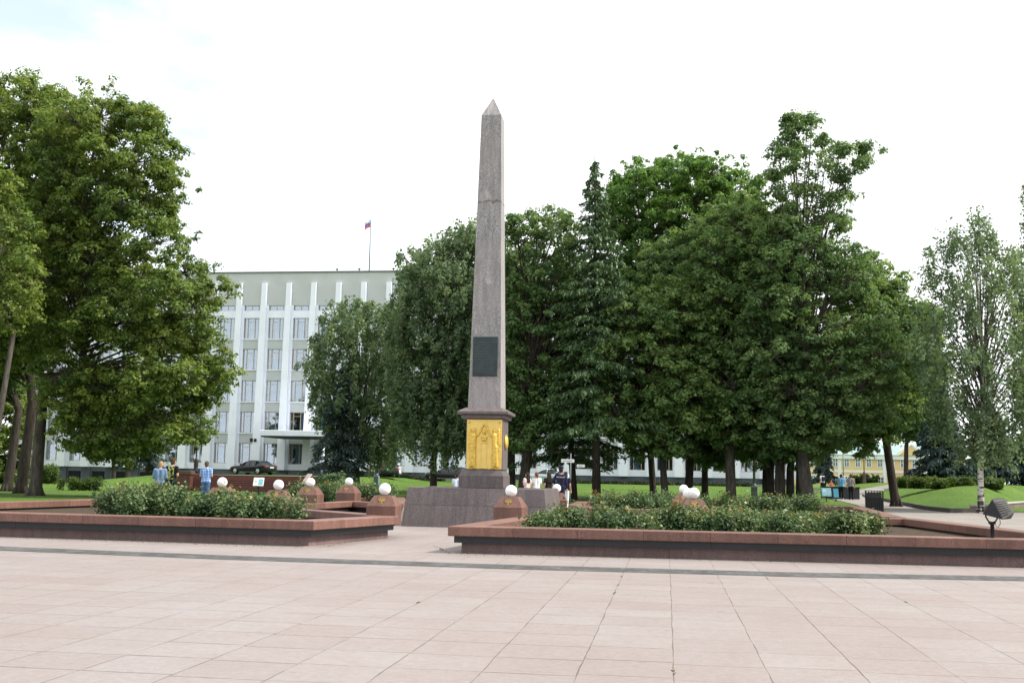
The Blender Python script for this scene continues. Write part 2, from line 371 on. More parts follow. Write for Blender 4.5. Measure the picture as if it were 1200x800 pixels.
    def build(s, name, mat, parent=None, loc=None, fix=True):
        me = s.mesh(name); me.materials.append(mat)
        if fix:
            bm = bmesh.new(); bm.from_mesh(me); bmesh.ops.recalc_face_normals(bm, faces=bm.faces); bm.to_mesh(me); bm.free()
        o = bpy.data.objects.new(name, me)
        if loc is not None: o.location = loc
        return link(o, parent)

# ------------------------------------------------------------------ terrain
def sm(t): t = np.clip(t, 0, 1); return t*t*(3-2*t)
KERB = [gp(1152, 600.5), gp(1113, 600.5, .0), gp(1085, 597.6, .0), gp(1040, 589.2, .03), gp(1010, 584.4, .06)]
WALLP = [gp(1147, 600.3), gp(1200, 594.8), gp(1290, 588)]
_KW = KERB[::-1]+[WALLP[1]+np.array([0, .9, 0]), WALLP[2]+np.array([0, .9, 0])]
_kx = np.array([p[0] for p in _KW]); _ky = np.array([p[1] for p in _KW])
_o = np.argsort(_kx); _kx, _ky = _kx[_o], _ky[_o]
XL0 = at(205, 560, 90)[0]; XL1 = at(110, 560, 95)[0]; XR = at(388, 560, 84)[0]
STX0, STX1 = at(206, 560, 82)[0], at(386, 560, 82)[0]
def terrain(X, Y):
    X = np.asarray(X, float); Y = np.asarray(Y, float)
    b = np.interp(Y, [45, 60, 80, 112, 130, 240, 400, 900], [0, .06, .26, .85, .95, .66, .5, 0])
    # right: the walk stays low, a lawn mound rises behind its kerb
    px_ = (X*_cy-Y*_sy)/np.maximum(X*_sy+Y*_cy, 1)*F+600
    low = sm((px_-905)/60)*sm((1200-0*px_)/100)
    b = b*(1-low)+low*np.interp(Y, [45, 60, 80, 112, 130, 240, 400, 900], [0, .02, .14, .45, .6, .66, .5, 0])
    yk = np.interp(X, _kx, _ky)
    mound = 1.36*sm((Y-yk-.3)/np.maximum(9, 77-yk))**.8*sm((X-_kx[0]+1)/9)*sm((170-Y)/60)
    b = np.maximum(b, mound)
    # left: terrace behind the steps, sloping down to a sunken forecourt
    t = sm((X-XL1)/(XL0-XL1)); lo = np.interp(Y, [45, 70, 95, 400], [0, -.05, -.38, -.2])
    terr = np.where(X < STX0, sm((Y-66)/26), sm((Y-82.2)/1.2))
    left = lo*(1-t)+t*(lo*(1-terr)+1.0*terr)
    q = sm((X-XR)/3.0)
    return left*(1-q)+b*q
def tz(x, y): return float(terrain(x, y))

gx = np.unique(np.concatenate([np.linspace(-2500, -90, 14), np.arange(-90, 90, 1.5), np.linspace(90, 2500, 14), [STX0-.02, STX0+.02]]))
gy = np.unique(np.concatenate([np.linspace(-1200, -30, 8), np.arange(-30, 20, 5), np.arange(20, 135, 1.2), np.linspace(135, 260, 16), np.linspace(260, 3000, 12)]))
GX, GY = np.meshgrid(gx, gy); GZ = terrain(GX, GY)-.03
nx, ny = len(gx), len(gy)
me = bpy.data.meshes.new('ground')
idx = np.arange(nx*ny).reshape(ny, nx)
q = np.stack([idx[:-1, :-1], idx[:-1, 1:], idx[1:, 1:], idx[1:, :-1]], -1).reshape(-1, 4)
me.from_pydata(np.stack([GX, GY, GZ], -1).reshape(-1, 3).tolist(), [], q.tolist()); me.materials.append(MT['grass'])
me.polygons.foreach_set('use_smooth', [True]*len(me.polygons))
tag(link(bpy.data.objects.new('ground', me)), kind='structure')

def sheet(name, poly, z, mat):
    m = MB().add([(x, y, z) for x, y in poly], [tuple(range(len(poly)))])
    return tag(m.build(name, mat, fix=False), kind='structure')
sheet('plaza_paving', [(-60, -15), (60, -15), (60, 22.6), (-2, 24), (2, 30), (2, 47), (-17, 47), (-15, 33), (-12, 22.6), (-60, 22.6)], 0, MT['paving'])
STRIP = [(-40, 20.1), (-12, 18.38), (-7, 17.85), (-2.4, 17.70), (2, 17.88), (6, 18.42), (40, 21.75)]
sheet('paving_strip', [(x, y-.80) for x, y in STRIP]+STRIP[::-1], .004, MT['strip'])
def ribbon(name, L_, R_, mat, dz=.0, n=14):
    L_, R_ = np.array(L_, float), np.array(R_, float)
    def res(P, n):
        d = np.r_[0, np.cumsum(np.linalg.norm(np.diff(P, axis=0), axis=1))]; t = np.linspace(0, d[-1], n)
        return np.stack([np.interp(t, d, P[:, i]) for i in (0, 1)], -1)
    A, B = res(L_, n), res(R_, n); m = MB(); V = []; K = 9
    for i in range(n):
        for k in range(K):
            p = A[i]*(1-k/(K-1))+B[i]*(k/(K-1)); V.append((p[0], p[1], tz(*p)+dz))
    m.add(V, [(i*K+k, i*K+k+1, (i+1)*K+k+1, (i+1)*K+k) for i in range(n-1) for k in range(K-1)])
    return tag(m.build(name, mat), kind='structure')
def xy(p): return (p[0], p[1])
ribbon('path', [(60, 22.7), xy(gp(1230, 640)), xy(gp(1060, 612)), xy(gp(1003, 592)), xy(gp(962, 584.2)), (14, 100)],
       [(75, 40), xy(gp(1300, 598)), xy(KERB[0]), xy(KERB[1]), xy(KERB[2]), xy(KERB[3]), xy(KERB[4]), (26, 100)], MT['path'], -.004, 34)
ribbon('road', [at(180, 556, 108)[:2], at(960, 566, 108)[:2]], [at(180, 556, 115.5)[:2], at(960, 566, 115.5)[:2]], MT['asphalt'], .005, 60)

# ------------------------------------------------------------------ walls with a profile
def offset_poly(P, d, closed):
    P = [np.array(p, float) for p in P]; n = len(P); out = []
    def nrm(a, b): t = (b-a)/np.linalg.norm(b-a); return np.array([-t[1], t[0]])
    for i in range(n):
        if closed or 0 < i < n-1:
            n0 = nrm(P[i-1], P[i]); n1 = nrm(P[i], P[(i+1) % n]); m = n0+n1; m = m/(m @ m)*2
            if np.linalg.norm(m) > 2.2: m *= 2.2/np.linalg.norm(m)
        else: m = nrm(P[0], P[1]) if i == 0 else nrm(P[-2], P[-1])
        out.append(P[i]+m*d)
    return out
def course(mb, P, d0, d1, z0, z1, closed, step=1.25, gap=.006, bev=.0):
    A, B = offset_poly(P, d0, closed), offset_poly(P, d1, closed); n = len(P)
    A2, B2 = offset_poly(P, d0+bev, closed), offset_poly(P, d1-bev, closed)
    for i in range(n if closed else n-1):
        j = (i+1) % n; Ls = np.linalg.norm(A[j]-A[i]); k = max(1, round(Ls/step))
        for q in range(k):
            s0, s1 = q/k+(gap/Ls if q else 0), (q+1)/k
            l = lambda U, V, s: U*(1-s)+V*s
            b = [l(A[i], A[j], s0), l(A[i], A[j], s1), l(B[i], B[j], s1), l(B[i], B[j], s0)]
            t = [l(A2[i], A2[j], s0), l(A2[i], A2[j], s1), l(B2[i], B2[j], s1), l(B2[i], B2[j], s0)]
            if bev:
                zz = [z0, z0+bev, z1-bev, z1]; rings = [t, b, b, t]
                V = [(*p, z) for r_, z in zip(rings, zz) for p in r_]; fs = [(3, 2, 1, 0), (12, 13, 14, 15)]
                for r_ in range(3): fs += [(r_*4+e, r_*4+(e+1) % 4, r_*4+4+(e+1) % 4, r_*4+4+e) for e in range(4)]
                mb.add(V, fs)
            else: mb.hexa([(*p, z0) for p in b]+[(*p, z1) for p in b])
def planter(label, P, soil=True, group='granite planters around the obelisk', step=1.2):
    # P counter-clockwise: outer edge of the cap
    c = np.mean(P, axis=0); e = empty('planter', (c[0], c[1], 0), label, 'planter', group)
    L_ = [(p[0]-c[0], p[1]-c[1]) for p in P]
    m = MB(); course(m, L_, .20, .44, 0, .19, True, 1.9, .004); m.build('base', MT['base'], e)
    m = MB(); course(m, L_, .09, .44, .19, .312, True, 2.2, .004); m.build('band', MT['band'], e)
    m = MB(); course(m, L_, 0, .50, .312, .49, True, step, .007, .012); m.build('cap', MT['cap'], e)
    if soil:
        I = offset_poly(L_, .43, True)
        m = MB().add([(p[0], p[1], .27) for p in I], [tuple(range(len(I)))]); m.build('soil', MT['soil'], e, fix=False)
    return e
A_ = g2(367.5, 610.3); B_ = g2(467, 604.6)
LP = [(-24, 21.3), A_, B_, g2(425, 600.5), g2(330, 594), g2(112, 584.3), g2(-60, 588.8), (-26, 27)]
planter('long low granite planter at the left of the plaza holding the tall rose hedge', LP)
E_ = g2(525, 616.2)
K2 = g2(1072, 606.8)
RP = [E_, (7.9, 20.30), K2, g2(800, 602.5), g2(616, 603.6), g2(580, 608.8)]
planter('long low granite planter at the right of the plaza with the black floodlight in it', RP)
LB = [g2(344, 590.8), g2(413.5, 587.3), g2(472, 590.3), g2(478, 582.5), g2(330, 582)]
planter('small granite planter behind the left bed, beside the podium', [LB[0], LB[1], LB[2], LB[3], LB[4]])
RB = [g2(666, 591), g2(692, 595.2), g2(800, 597), g2(1012, 604), g2(1062, 606.2), g2(1010, 593), g2(800, 588), g2(676, 587)]
planter('granite planter behind the right bed, running along the lawn', RB)

# low walls, kerb, steps
def wall(name, label, cat, P, parts, group=None):
    c = np.mean(P, axis=0); e = empty(name, (c[0], c[1], 0), label, cat, group); L_ = [(p[0]-c[0], p[1]-c[1]) for p in P]
    for nm, d0, d1, z0, z1, mt, st in parts:
        m = MB(); course(m, L_, d0, d1, z0, z1, False, st, .006, .008); m.build(nm, MT[mt], e)
    return e
kp = [xy(p) for p in KERB]
m = MB()
for a, b in zip(kp[:-1], kp[1:]):
    a, b = np.array(a), np.array(b); n = max(2, int(np.linalg.norm(b-a)/1.2)); t = (b-a)/np.linalg.norm(b-a); nn = np.array([-t[1], t[0]])*(1 if -t[1]*0+t[0] < 0 else 1)
    for k in range(n):
        p, q_ = a+(b-a)*k/n, a+(b-a)*((k+1)/n-.004); z0, z1 = tz(*p), tz(*q_)
        o = np.array([.12, .18])
        m.hexa([(*p, z0-.1), (*(p+o), z0-.1), (*(q_+o), z1-.1), (*q_, z1-.1), (*p, z0+.2), (*(p+o), z0+.2), (*(q_+o), z1+.2), (*q_, z1+.2)])
tag(m.build('kerb', MT['curb']), 'dark granite kerb along the edge of the right lawn', 'kerb')
wp = [xy(p) for p in WALLP]
wall('low_wall', 'low stone wall with pale coping at the right edge beside the lawn', 'wall', wp, [('face', .05, .40, -.1, .30, 'base', 1.6), ('coping', 0, .45, .30, .38, 'whitecap', 1.6)])
e = empty('steps', ((STX0+STX1)/2, 80, tz((STX0+STX1)/2, 79)), 'wide brown red stone steps rising towards the administration building', 'steps')
hw = (STX1-STX0)/2; z0 = tz((STX0+STX1)/2, 79); nst = 7; rise = (1.02-z0)/nst
m = MB()
for i in range(nst): m.bbox(-hw, hw, i*.36, i*.36+.40 if i < nst-1 else 4.5, -.1 if i == 0 else i*rise+.002, (i+1)*rise, .01)
m.build('treads', MT['step'], e)
m = MB(); m.bbox(-hw-.05, -hw+2.2, -.25, .35, -.1, 1.02-z0, .01); m.build('flank_wall', MT['step'], e)
m = MB(); m.bbox(-hw-.12, -hw+2.3, -.33, .43, 1.022-z0, 1.30-z0, .015); m.build('flank_cap', MT['cap'], e)

# ------------------------------------------------------------------ capsules + voxel remesh
def capsule(mb, p0, p1, r0, r1, n=10, sc=None):
    p0, p1 = np.array(p0, float), np.array(p1, float); t = p1-p0; L_ = np.linalg.norm(t)
    t = t/L_ if L_ > 1e-6 else np.array([0, 0, 1.])
    ref = np.array([1., 0, 0]) if abs(t[0]) < .8 else np.array([0, 1., 0])
    b = np.cross(t, ref); b /= np.linalg.norm(b); c = np.cross(t, b); P = []; rings = []
    for i in range(5): q_ = -math.pi/2+math.pi/2*i/4; rings.append((p0+t*r0*math.sin(q_), max(r0*math.cos(q_), r0*.03)))
    for i in range(5): q_ = math.pi/2*i/4; rings.append((p1+t*r1*math.sin(q_), max(r1*math.cos(q_), r1*.03)))
    for ctr, r in rings:
        for k in range(n): a = 2*math.pi*k/n; P.append(ctr+r*(b*math.cos(a)+c*math.sin(a)))
    m = len(rings); fs = [(i*n+k, i*n+(k+1) % n, (i+1)*n+(k+1) % n, (i+1)*n+k) for i in range(m-1) for k in range(n)]
    fs += [tuple(range(n-1, -1, -1)), tuple(range((m-1)*n, m*n))]
    mb.add(P, fs, .5)
def fuse(mb, name, mat, parent, voxel=.013, smooth=4, scale=1.0, flat=None):
    if flat: mb.v = [(x, flat[0]+(y-flat[0])*flat[1], z) for x, y, z in mb.v]
    me = mb.mesh(name)
    bm = bmesh.new(); bm.from_mesh(me); bmesh.ops.recalc_face_normals(bm, faces=bm.faces); bm.to_mesh(me); bm.free()
    o = bpy.data.objects.new(name, me); col.objects.link(o)
    r = o.modifiers.new('r', 'REMESH'); r.mode = 'VOXEL'; r.voxel_size = voxel
    s = o.modifiers.new('s', 'SMOOTH'); s.iterations = smooth; s.factor = .5
    dg = bpy.context.evaluated_depsgraph_get(); me2 = bpy.data.meshes.new_from_object(o.evaluated_get(dg))
    o.modifiers.clear(); o.data = me2; bpy.data.meshes.remove(me); me2.name = name
    me2.materials.clear(); me2.materials.append(mat); me2.polygons.foreach_set('use_smooth', [True]*len(me2.polygons))
    if scale != 1.0: me2.transform(Matrix.Scale(scale, 4))
    o.parent = parent; return o

# ------------------------------------------------------------------ the obelisk
PX0, PX1 = gp(467, 617)[0], gp(640, 620)[0]; PY0 = gp(553, 618.4)[1]
PW = PX1-PX0+.10; pcx = (PX0+PX1)/2+.03; pcy = PY0+PW/2
ob = empty('obelisk_monument', (pcx, pcy, 0), 'tall grey granite obelisk with gilded relief on a broad stone podium', 'obelisk')
def zat(py, Y): return at(570, py, Y)[2]
m = MB(); ztop = zat(572.3, PY0+.1); zmid = zat(592.8, PY0)
def pod_course(m, z0, z1, w0, w1, cuts, off):
    for sgn, ax in ((-1, 0), (1, 0), (-1, 1), (1, 1)):
        xs = [-.5]+cuts+[.5]
        for a, b in zip(xs[:-1], xs[1:]):
            g = .004
            P = []
            for z, w in ((z0, w0), (z1, w1)):
                for u, d in ((a, 0), (b, 0), (b, .30), (a, .30)):
                    lim = .5*w if ax == 0 else .5*w-.30
                    xx = u*2*lim+(g if u == a and a > -.5 else 0); yy = sgn*(w/2-d); P.append((xx, yy, z) if ax == 0 else (yy, xx, z))
            m.hexa(P)
pod_course(m, 0, zmid-.003, PW, PW-.14, [-.13, .22], 0); pod_course(m, zmid+.003, ztop, PW-.14, PW-.28, [-.30, .08, .36], .1)
m.frustum(0, 0, .02, ztop-.012, PW-.45, PW-.45, PW-.45, PW-.45)
m.build('podium', MT['podium'], ob)
BY = pcy-.635                                   # front plane of the base block
zb1 = zat(550.2, BY+.04); bw = 1.29
ox = at(563.5, 560, BY)[0]-pcx
m = MB(); zc = zb1-.17
rings = [(1.29, ztop+.002), (1.29, zc), (1.10, zb1)]
for (wa, za), (wb, zb) in zip(rings[:-1], rings[1:]): m.frustum(ox, 0, za, zb, wa, wa, wb, wb)
m.build('base_block', MT['podium'], ob)
zp1 = zat(490.5, BY+.1); pw = 1.06; ox0 = ox; ox = ox+.06
m = MB(); m.bbox(ox-pw/2, ox+pw/2, -pw/2, pw/2, zb1+.002, zp1, .008); m.build('pedestal', MT['podium'], ob)
ox = ox0+.03; zk = zat(477.5, BY+.1); m = MB(); h = zk-zp1
m.bbox(ox-.64, ox+.64, -.64, .64, zp1+.002, zp1+h*.38, .01); m.bbox(ox-.74, ox+.74, -.74, .74, zp1+h*.38+.002, zp1+h*.66, .012)
m.frustum(ox, 0, zp1+h*.66+.002, zk, 1.44, 1.44, 1.06, 1.06)
m.build('cornice', MT['podium'], ob)
SY = pcy-.47; zs1 = at(576, 134.5, SY+.15)[2]; za = at(577, 116, SY+.47)[2]
sw0 = 39.0/1270*SY/math.cos(R(8)); sw1 = 25.2/1270*SY/math.cos(R(8))/1.03; sx = ox0+.03; ox = ox0+.06
m = MB(); ns = 12
for i in range(ns):
    t0, t1 = i/ns, (i+1)/ns
    wa, wb = sw0+(sw1-sw0)*t0, sw0+(sw1-sw0)*t1
    P = [(sx+s_*wa/2, q_*wa/2, zk+.002+(zs1-zk)*t0) for s_, q_ in ((-1, -1), (1, -1), (1, 1), (-1, 1))]+[(sx+s_*wb/2, q_*wb/2, zk+.002+(zs1-zk)*t1) for s_, q_ in ((-1, -1), (1, -1), (1, 1), (-1, 1))]
    m.add(P, [(0, 1, 5, 4), (1, 2, 6, 5), (2, 3, 7, 6), (3, 0, 4, 7)]+([(3, 2, 1, 0)] if i == 0 else []), .6)
m.frustum(sx, 0, zs1+.002, za, sw1, sw1, .03, .03, .4)
m.build('shaft', MT['shaft'], ob)
# dark plaque with worn raised lines
zq0, zq1 = at(568, 440.5, SY)[2], at(568, 394.5, SY)[2]; qx0, qx1 = at(554.2, 420, SY)[0]-pcx, at(583, 420, SY)[0]-pcx
tt = (zq0-zk)/(zs1-zk); wq = sw0+(sw1-sw0)*tt; ang = math.atan2((sw0-sw1)/2, zs1-zk)
pl = MB(); pl.bbox(qx0, qx1, -.035, .02, 0, zq1-zq0, .008)
po = pl.build('plaque', MT['plaque'], ob, (0, -wq/2-.012, zq0)); po.rotation_euler = (-ang, 0, 0)
m = MB(); rr = random.Random(3); H_ = zq1-zq0
fr = .02
m.box(qx0+.03, qx1-.03, -.042, -.034, .03, .03+fr); m.box(qx0+.03, qx1-.03, -.042, -.034, H_-.05, H_-.05+fr); m.box(qx0+.03, qx0+.05, -.041, -.033, .04, H_-.04); m.box(qx1-.05, qx1-.03, -.041, -.033, .04, H_-.04)
m.build('plaque_border', MT['plaque'], po)
m = MB(); zz = H_-.16
while zz > .12:
    x = qx0+.09+rr.random()*.06; xe = qx1-.09-rr.random()*.06
    while x < xe:
        wl = .012+rr.random()*.014; m.box(x, x+wl, -.040, -.034, zz-.02, zz+.02-rr.random()*.012); x += wl+.008+(.02 if rr.random() < .16 else 0)
    zz -= .085
m.build('worn_lettering', plain('worn_bronze', (.055, .07, .073), .5, .4, .3), po)['kind'] = 'stuff'
# gilded reliefs
def relief(rot):
    hh = zp1-zb1-.03; W_ = 1.02
    g = MB(); g.bbox(-W_/2, W_/2, -.02, .03, 0, hh, .01); o = g.build('gold_plate', MT['gold'], ob, (ox+math.sin(rot)*pw/2, -math.cos(rot)*pw/2, zb1+.015)); o.rotation_euler = (0, 0, rot)
    m = MB(); y = -.045; c = lambda a, b, r0, r1: capsule(m, (a[0], y, a[1]), (b[0], y, b[1]), r0, r1, 8)
    for sx_ in (-1, 1):
        f = lambda u, v: (sx_*u, v*hh/1.36)
        c(f(.31, .10), f(.30, .62), .055, .075); c(f(.38, .08), f(.34, .60), .05, .07); c(f(.255, .06), f(.27, .40), .03, .05)     # robe and legs
        c(f(.31, .62), f(.295, .92), .075, .085); c(f(.35, .70), f(.33, .9), .05, .06)                                            # torso
        c(f(.29, .95), f(.285, 1.0), .03, .03); c(f(.28, 1.045), f(.28, 1.075), .052, .05)                                        # neck, head
        c(f(.25, .90), f(.17, .93), .035, .03); c(f(.17, .93), f(.10, 1.06), .028, .024); c(f(.10, 1.06), f(.05, 1.17), .024, .03) # arm raised to the wreath
        c(f(.36, .9), f(.42, 1.06), .04, .04); c(f(.42, 1.06), f(.44, .66), .045, .03); c(f(.40, .95), f(.43, .5), .04, .02)       # wing
        c(f(.36, .88), f(.41, .62), .03, .028); c(f(.41, .62), f(.37, .46), .028, .03)                                             # other arm
        for k in range(5): c(f(.26+.03*k, .08), f(.275+.022*k, .55), .014, .016)
        c(f(.24, .04), f(.30, .04), .025, .03); c(f(.44, 1.27), f(.44, 1.28), .028, .028)
    for k in range(9):
        a0, a1 = math.pi*k/8*1.0, math.pi*(k+1)/8
        if k < 8: c((.085*math.cos(a0), (1.10+.11*math.sin(a0))*hh/1.36), (.085*math.cos(a1), (1.10+.11*math.sin(a1))*hh/1.36), .026, .026)
    v = hh/1.36
    c((0, .98*v), (0, 1.02*v), .05, .055); c((0, .90*v), (0, .96*v), .035, .03); c((-.05, .86*v), (.05, .86*v), .045, .045); c((-.04, .80*v), (.04, .80*v), .04, .04)
    fuse(m, 'relief_figures', MT['gold_relief'], o, .010, 2, 1.0, (y, 1.0))
    k = MB(); k.bbox(-.085, .085, -.034, -.021, .03, .70*v, .012); k.bbox(-.105, .105, -.04, -.021, .70*v+.002, .745*v, .006); k.bbox(-.11, .11, -.042, -.021, .02, .065, .006)
    k.build('relief_column', MT['gold'], o)
relief(0)
m = MB(); m.lathe([(.02, 0), (.20, .0), (.22, .03), (.16, .07), (.05, .09)], n=20); mo = m.build('side_medallion', MT['gold_relief'], ob, (ox+pw/2-.003, 0, zb1+.80)); mo.rotation_euler = (0, math.pi/2, 0)

# ------------------------------------------------------------------ globe lamps
def eagle(m, s=1.0):
    m.plate([(-.035*s, -.02*s), (.035*s, -.02*s), (.04*s, .05*s), (0, .075*s), (-.04*s, .05*s)], -.012, .0)
    m.plate([(-.02*s, -.022*s), (-.045*s, -.085*s), (0, -.105*s), (.045*s, -.085*s), (.02*s, -.022*s)], -.010, 0)
    for q_ in (-1, 1):
        for k, (a, l) in enumerate(((68, .125), (42, .135), (15, .12), (-14, .105), (-42, .09))):
            a = R(a); dx, dz = math.cos(a), math.sin(a); ox_, oz = .035*s, .035*s
            P = [(ox_-dz*.014*s, oz+dx*.014*s), (ox_+dz*.014*s, oz-dx*.014*s), (ox_+dx*l*s+dz*.010*s, oz+dz*l*s-dx*.010*s), (ox_+dx*l*s-dz*.010*s, oz+dz*l*s+dx*.010*s)]
            m.plate([(q_*x, z) for x, z in P][::q_], -.010-.0011*k, 0)
        m.plate([(q_*x*s, z*s) for x, z in ((.008, .07), (.03, .065), (.035, .10), (.062, .115), (.035, .128), (.012, .12))][::q_], -.013, 0)
    m.plate([(-.02*s, .132*s), (.02*s, .132*s), (.026*s, .155*s), (0, .165*s), (-.026*s, .155*s)], -.012, 0)
def lamp_proto():
    e = empty('globe_lamp', (0, 0, 0), 'x', 'lamp', 'white globe lamps on granite pedestals')
    m = MB(); m.bbox(-.335, .335, -.335, .335, -.16, .262, .01); m.build('block', MT['cap'], e)
    m = MB(); m.frustum(0, 0, .264, .50, .67, .67, .40, .40, .35); m.build('pyramid', MT['cap'], e)
    m = MB(); m.lathe([(.07, .501), (.075, .515), (.06, .52)], n=16); m.build('collar', MT['steel'], e)
    m = MB(); m.ball((0, 0, .64), .138, 28); m.build('globe', MT['globe'], e)
    m = MB(); eagle(m, .62); em = m.build('eagle_emblem', MT['emblem'], e, (0, -.335+.135*.5-.003, .372)); em.rotation_euler = (-math.atan2(.135, .236), 0, 0)
    return e
lp = lamp_proto()
LAMPS = [(451, 573, 24.4, 'white globe lamp with gilded eagle at the tip of the left planter, nearest the podium'),
 (599, 575, 25.2, 'white globe lamp with gilded eagle on the pedestal in front of the podium'),
 (260.5, 565, 28.6, 'leftmost white globe lamp, rising out of the rose hedge near the blue checked shirt'),
 (326.5, 568, 27.6, 'white globe lamp with its pedestal half hidden at the right end of the rose hedge'),
 (364, 565, 32.4, 'white globe lamp on the pedestal in front of the round green conifer'),
 (409, 564.2, 36.0, 'white globe lamp on the pedestal under the weeping birch'),
 (652.3, 572, 34.6, 'white globe lamp peeking over the podium in front of the policeman'),
 (813, 577.8, 26.6, 'rightmost globe lamp, front one of the three overlapping white globes'),
 (806.3, 578, 28.4, 'middle globe of the three overlapping white lamps among the right roses'),
 (801, 573, 33.4, 'rear and highest globe of the three overlapping white lamps')]
for i, (x, y, Y, lab) in enumerate(LAMPS):
    o = lp if i == 0 else copy_tree(lp)
    p = at(x, y, Y); o.location = (p[0], p[1], p[2]-.64); o['label'] = lab
    o.rotation_euler = (0, 0, R((2, -4, 3, 5, 0, -2, 3, 4, 2, 0)[i]))

# ------------------------------------------------------------------ foliage
def leaf_object(name, pos, nrm, size, asp, val, mat, parent=None, tdir=None):
    n = len(pos); r = rng.normal(size=(n, 3)) if tdir is None else tdir+rng.normal(size=(n, 3))*.15
    nrm = nrm/(np.linalg.norm(nrm, axis=1, keepdims=True)+1e-9)
    t = r-(r*nrm).sum(1, keepdims=True)*nrm; t /= np.linalg.norm(t, axis=1, keepdims=True)+1e-9; b = np.cross(nrm, t)
    s = np.asarray(size).reshape(-1, 1)*np.ones((n, 1)); L2 = t*s*.5; W2 = b*s*.5*asp
    V = np.empty((n, 4, 3), np.float32)
    bend = nrm*s*.12
    V[:, 0] = pos-L2; V[:, 1] = pos+W2+bend; V[:, 2] = pos+L2; V[:, 3] = pos-W2+bend
    me = bpy.data.meshes.new(name); me.vertices.add(n*4); me.vertices.foreach_set('co', V.ravel())
    me.loops.add(n*4); me.loops.foreach_set('vertex_index', np.arange(n*4, dtype=np.int32))
    me.polygons.add(n); me.polygons.foreach_set('loop_start', np.arange(0, n*4, 4, dtype=np.int32))
    a = me.attributes.new('v', 'FLOAT', 'FACE'); a.data.foreach_set('value', np.clip(val, 0, 1).astype(np.float32))
    me.update(calc_edges=True); me.materials.append(mat)
    return link(bpy.data.objects.new(name, me), parent)
def inside(poly, x, y):
    c = False; n = len(poly); j = n-1
    for i in range(n):
        xi, yi = poly[i]; xj, yj = poly[j]
        if (yi > y) != (yj > y) and x < (xj-xi)*(y-yi)/(yj-yi)+xi: c = not c
        j = i
    return c
def span(poly, y):
    xs = []
    for (x0, y0), (x1, y1) in zip(poly, poly[1:]+poly[:1]):
        if (y0 > y) != (y1 > y): xs.append(x0+(x1-x0)*(y-y0)/(y1-y0))
    return (min(xs), max(xs)) if len(xs) > 1 else None
def unit(n): d = rng.normal(size=(n, 3)); return d/np.linalg.norm(d, axis=1, keepdims=True)

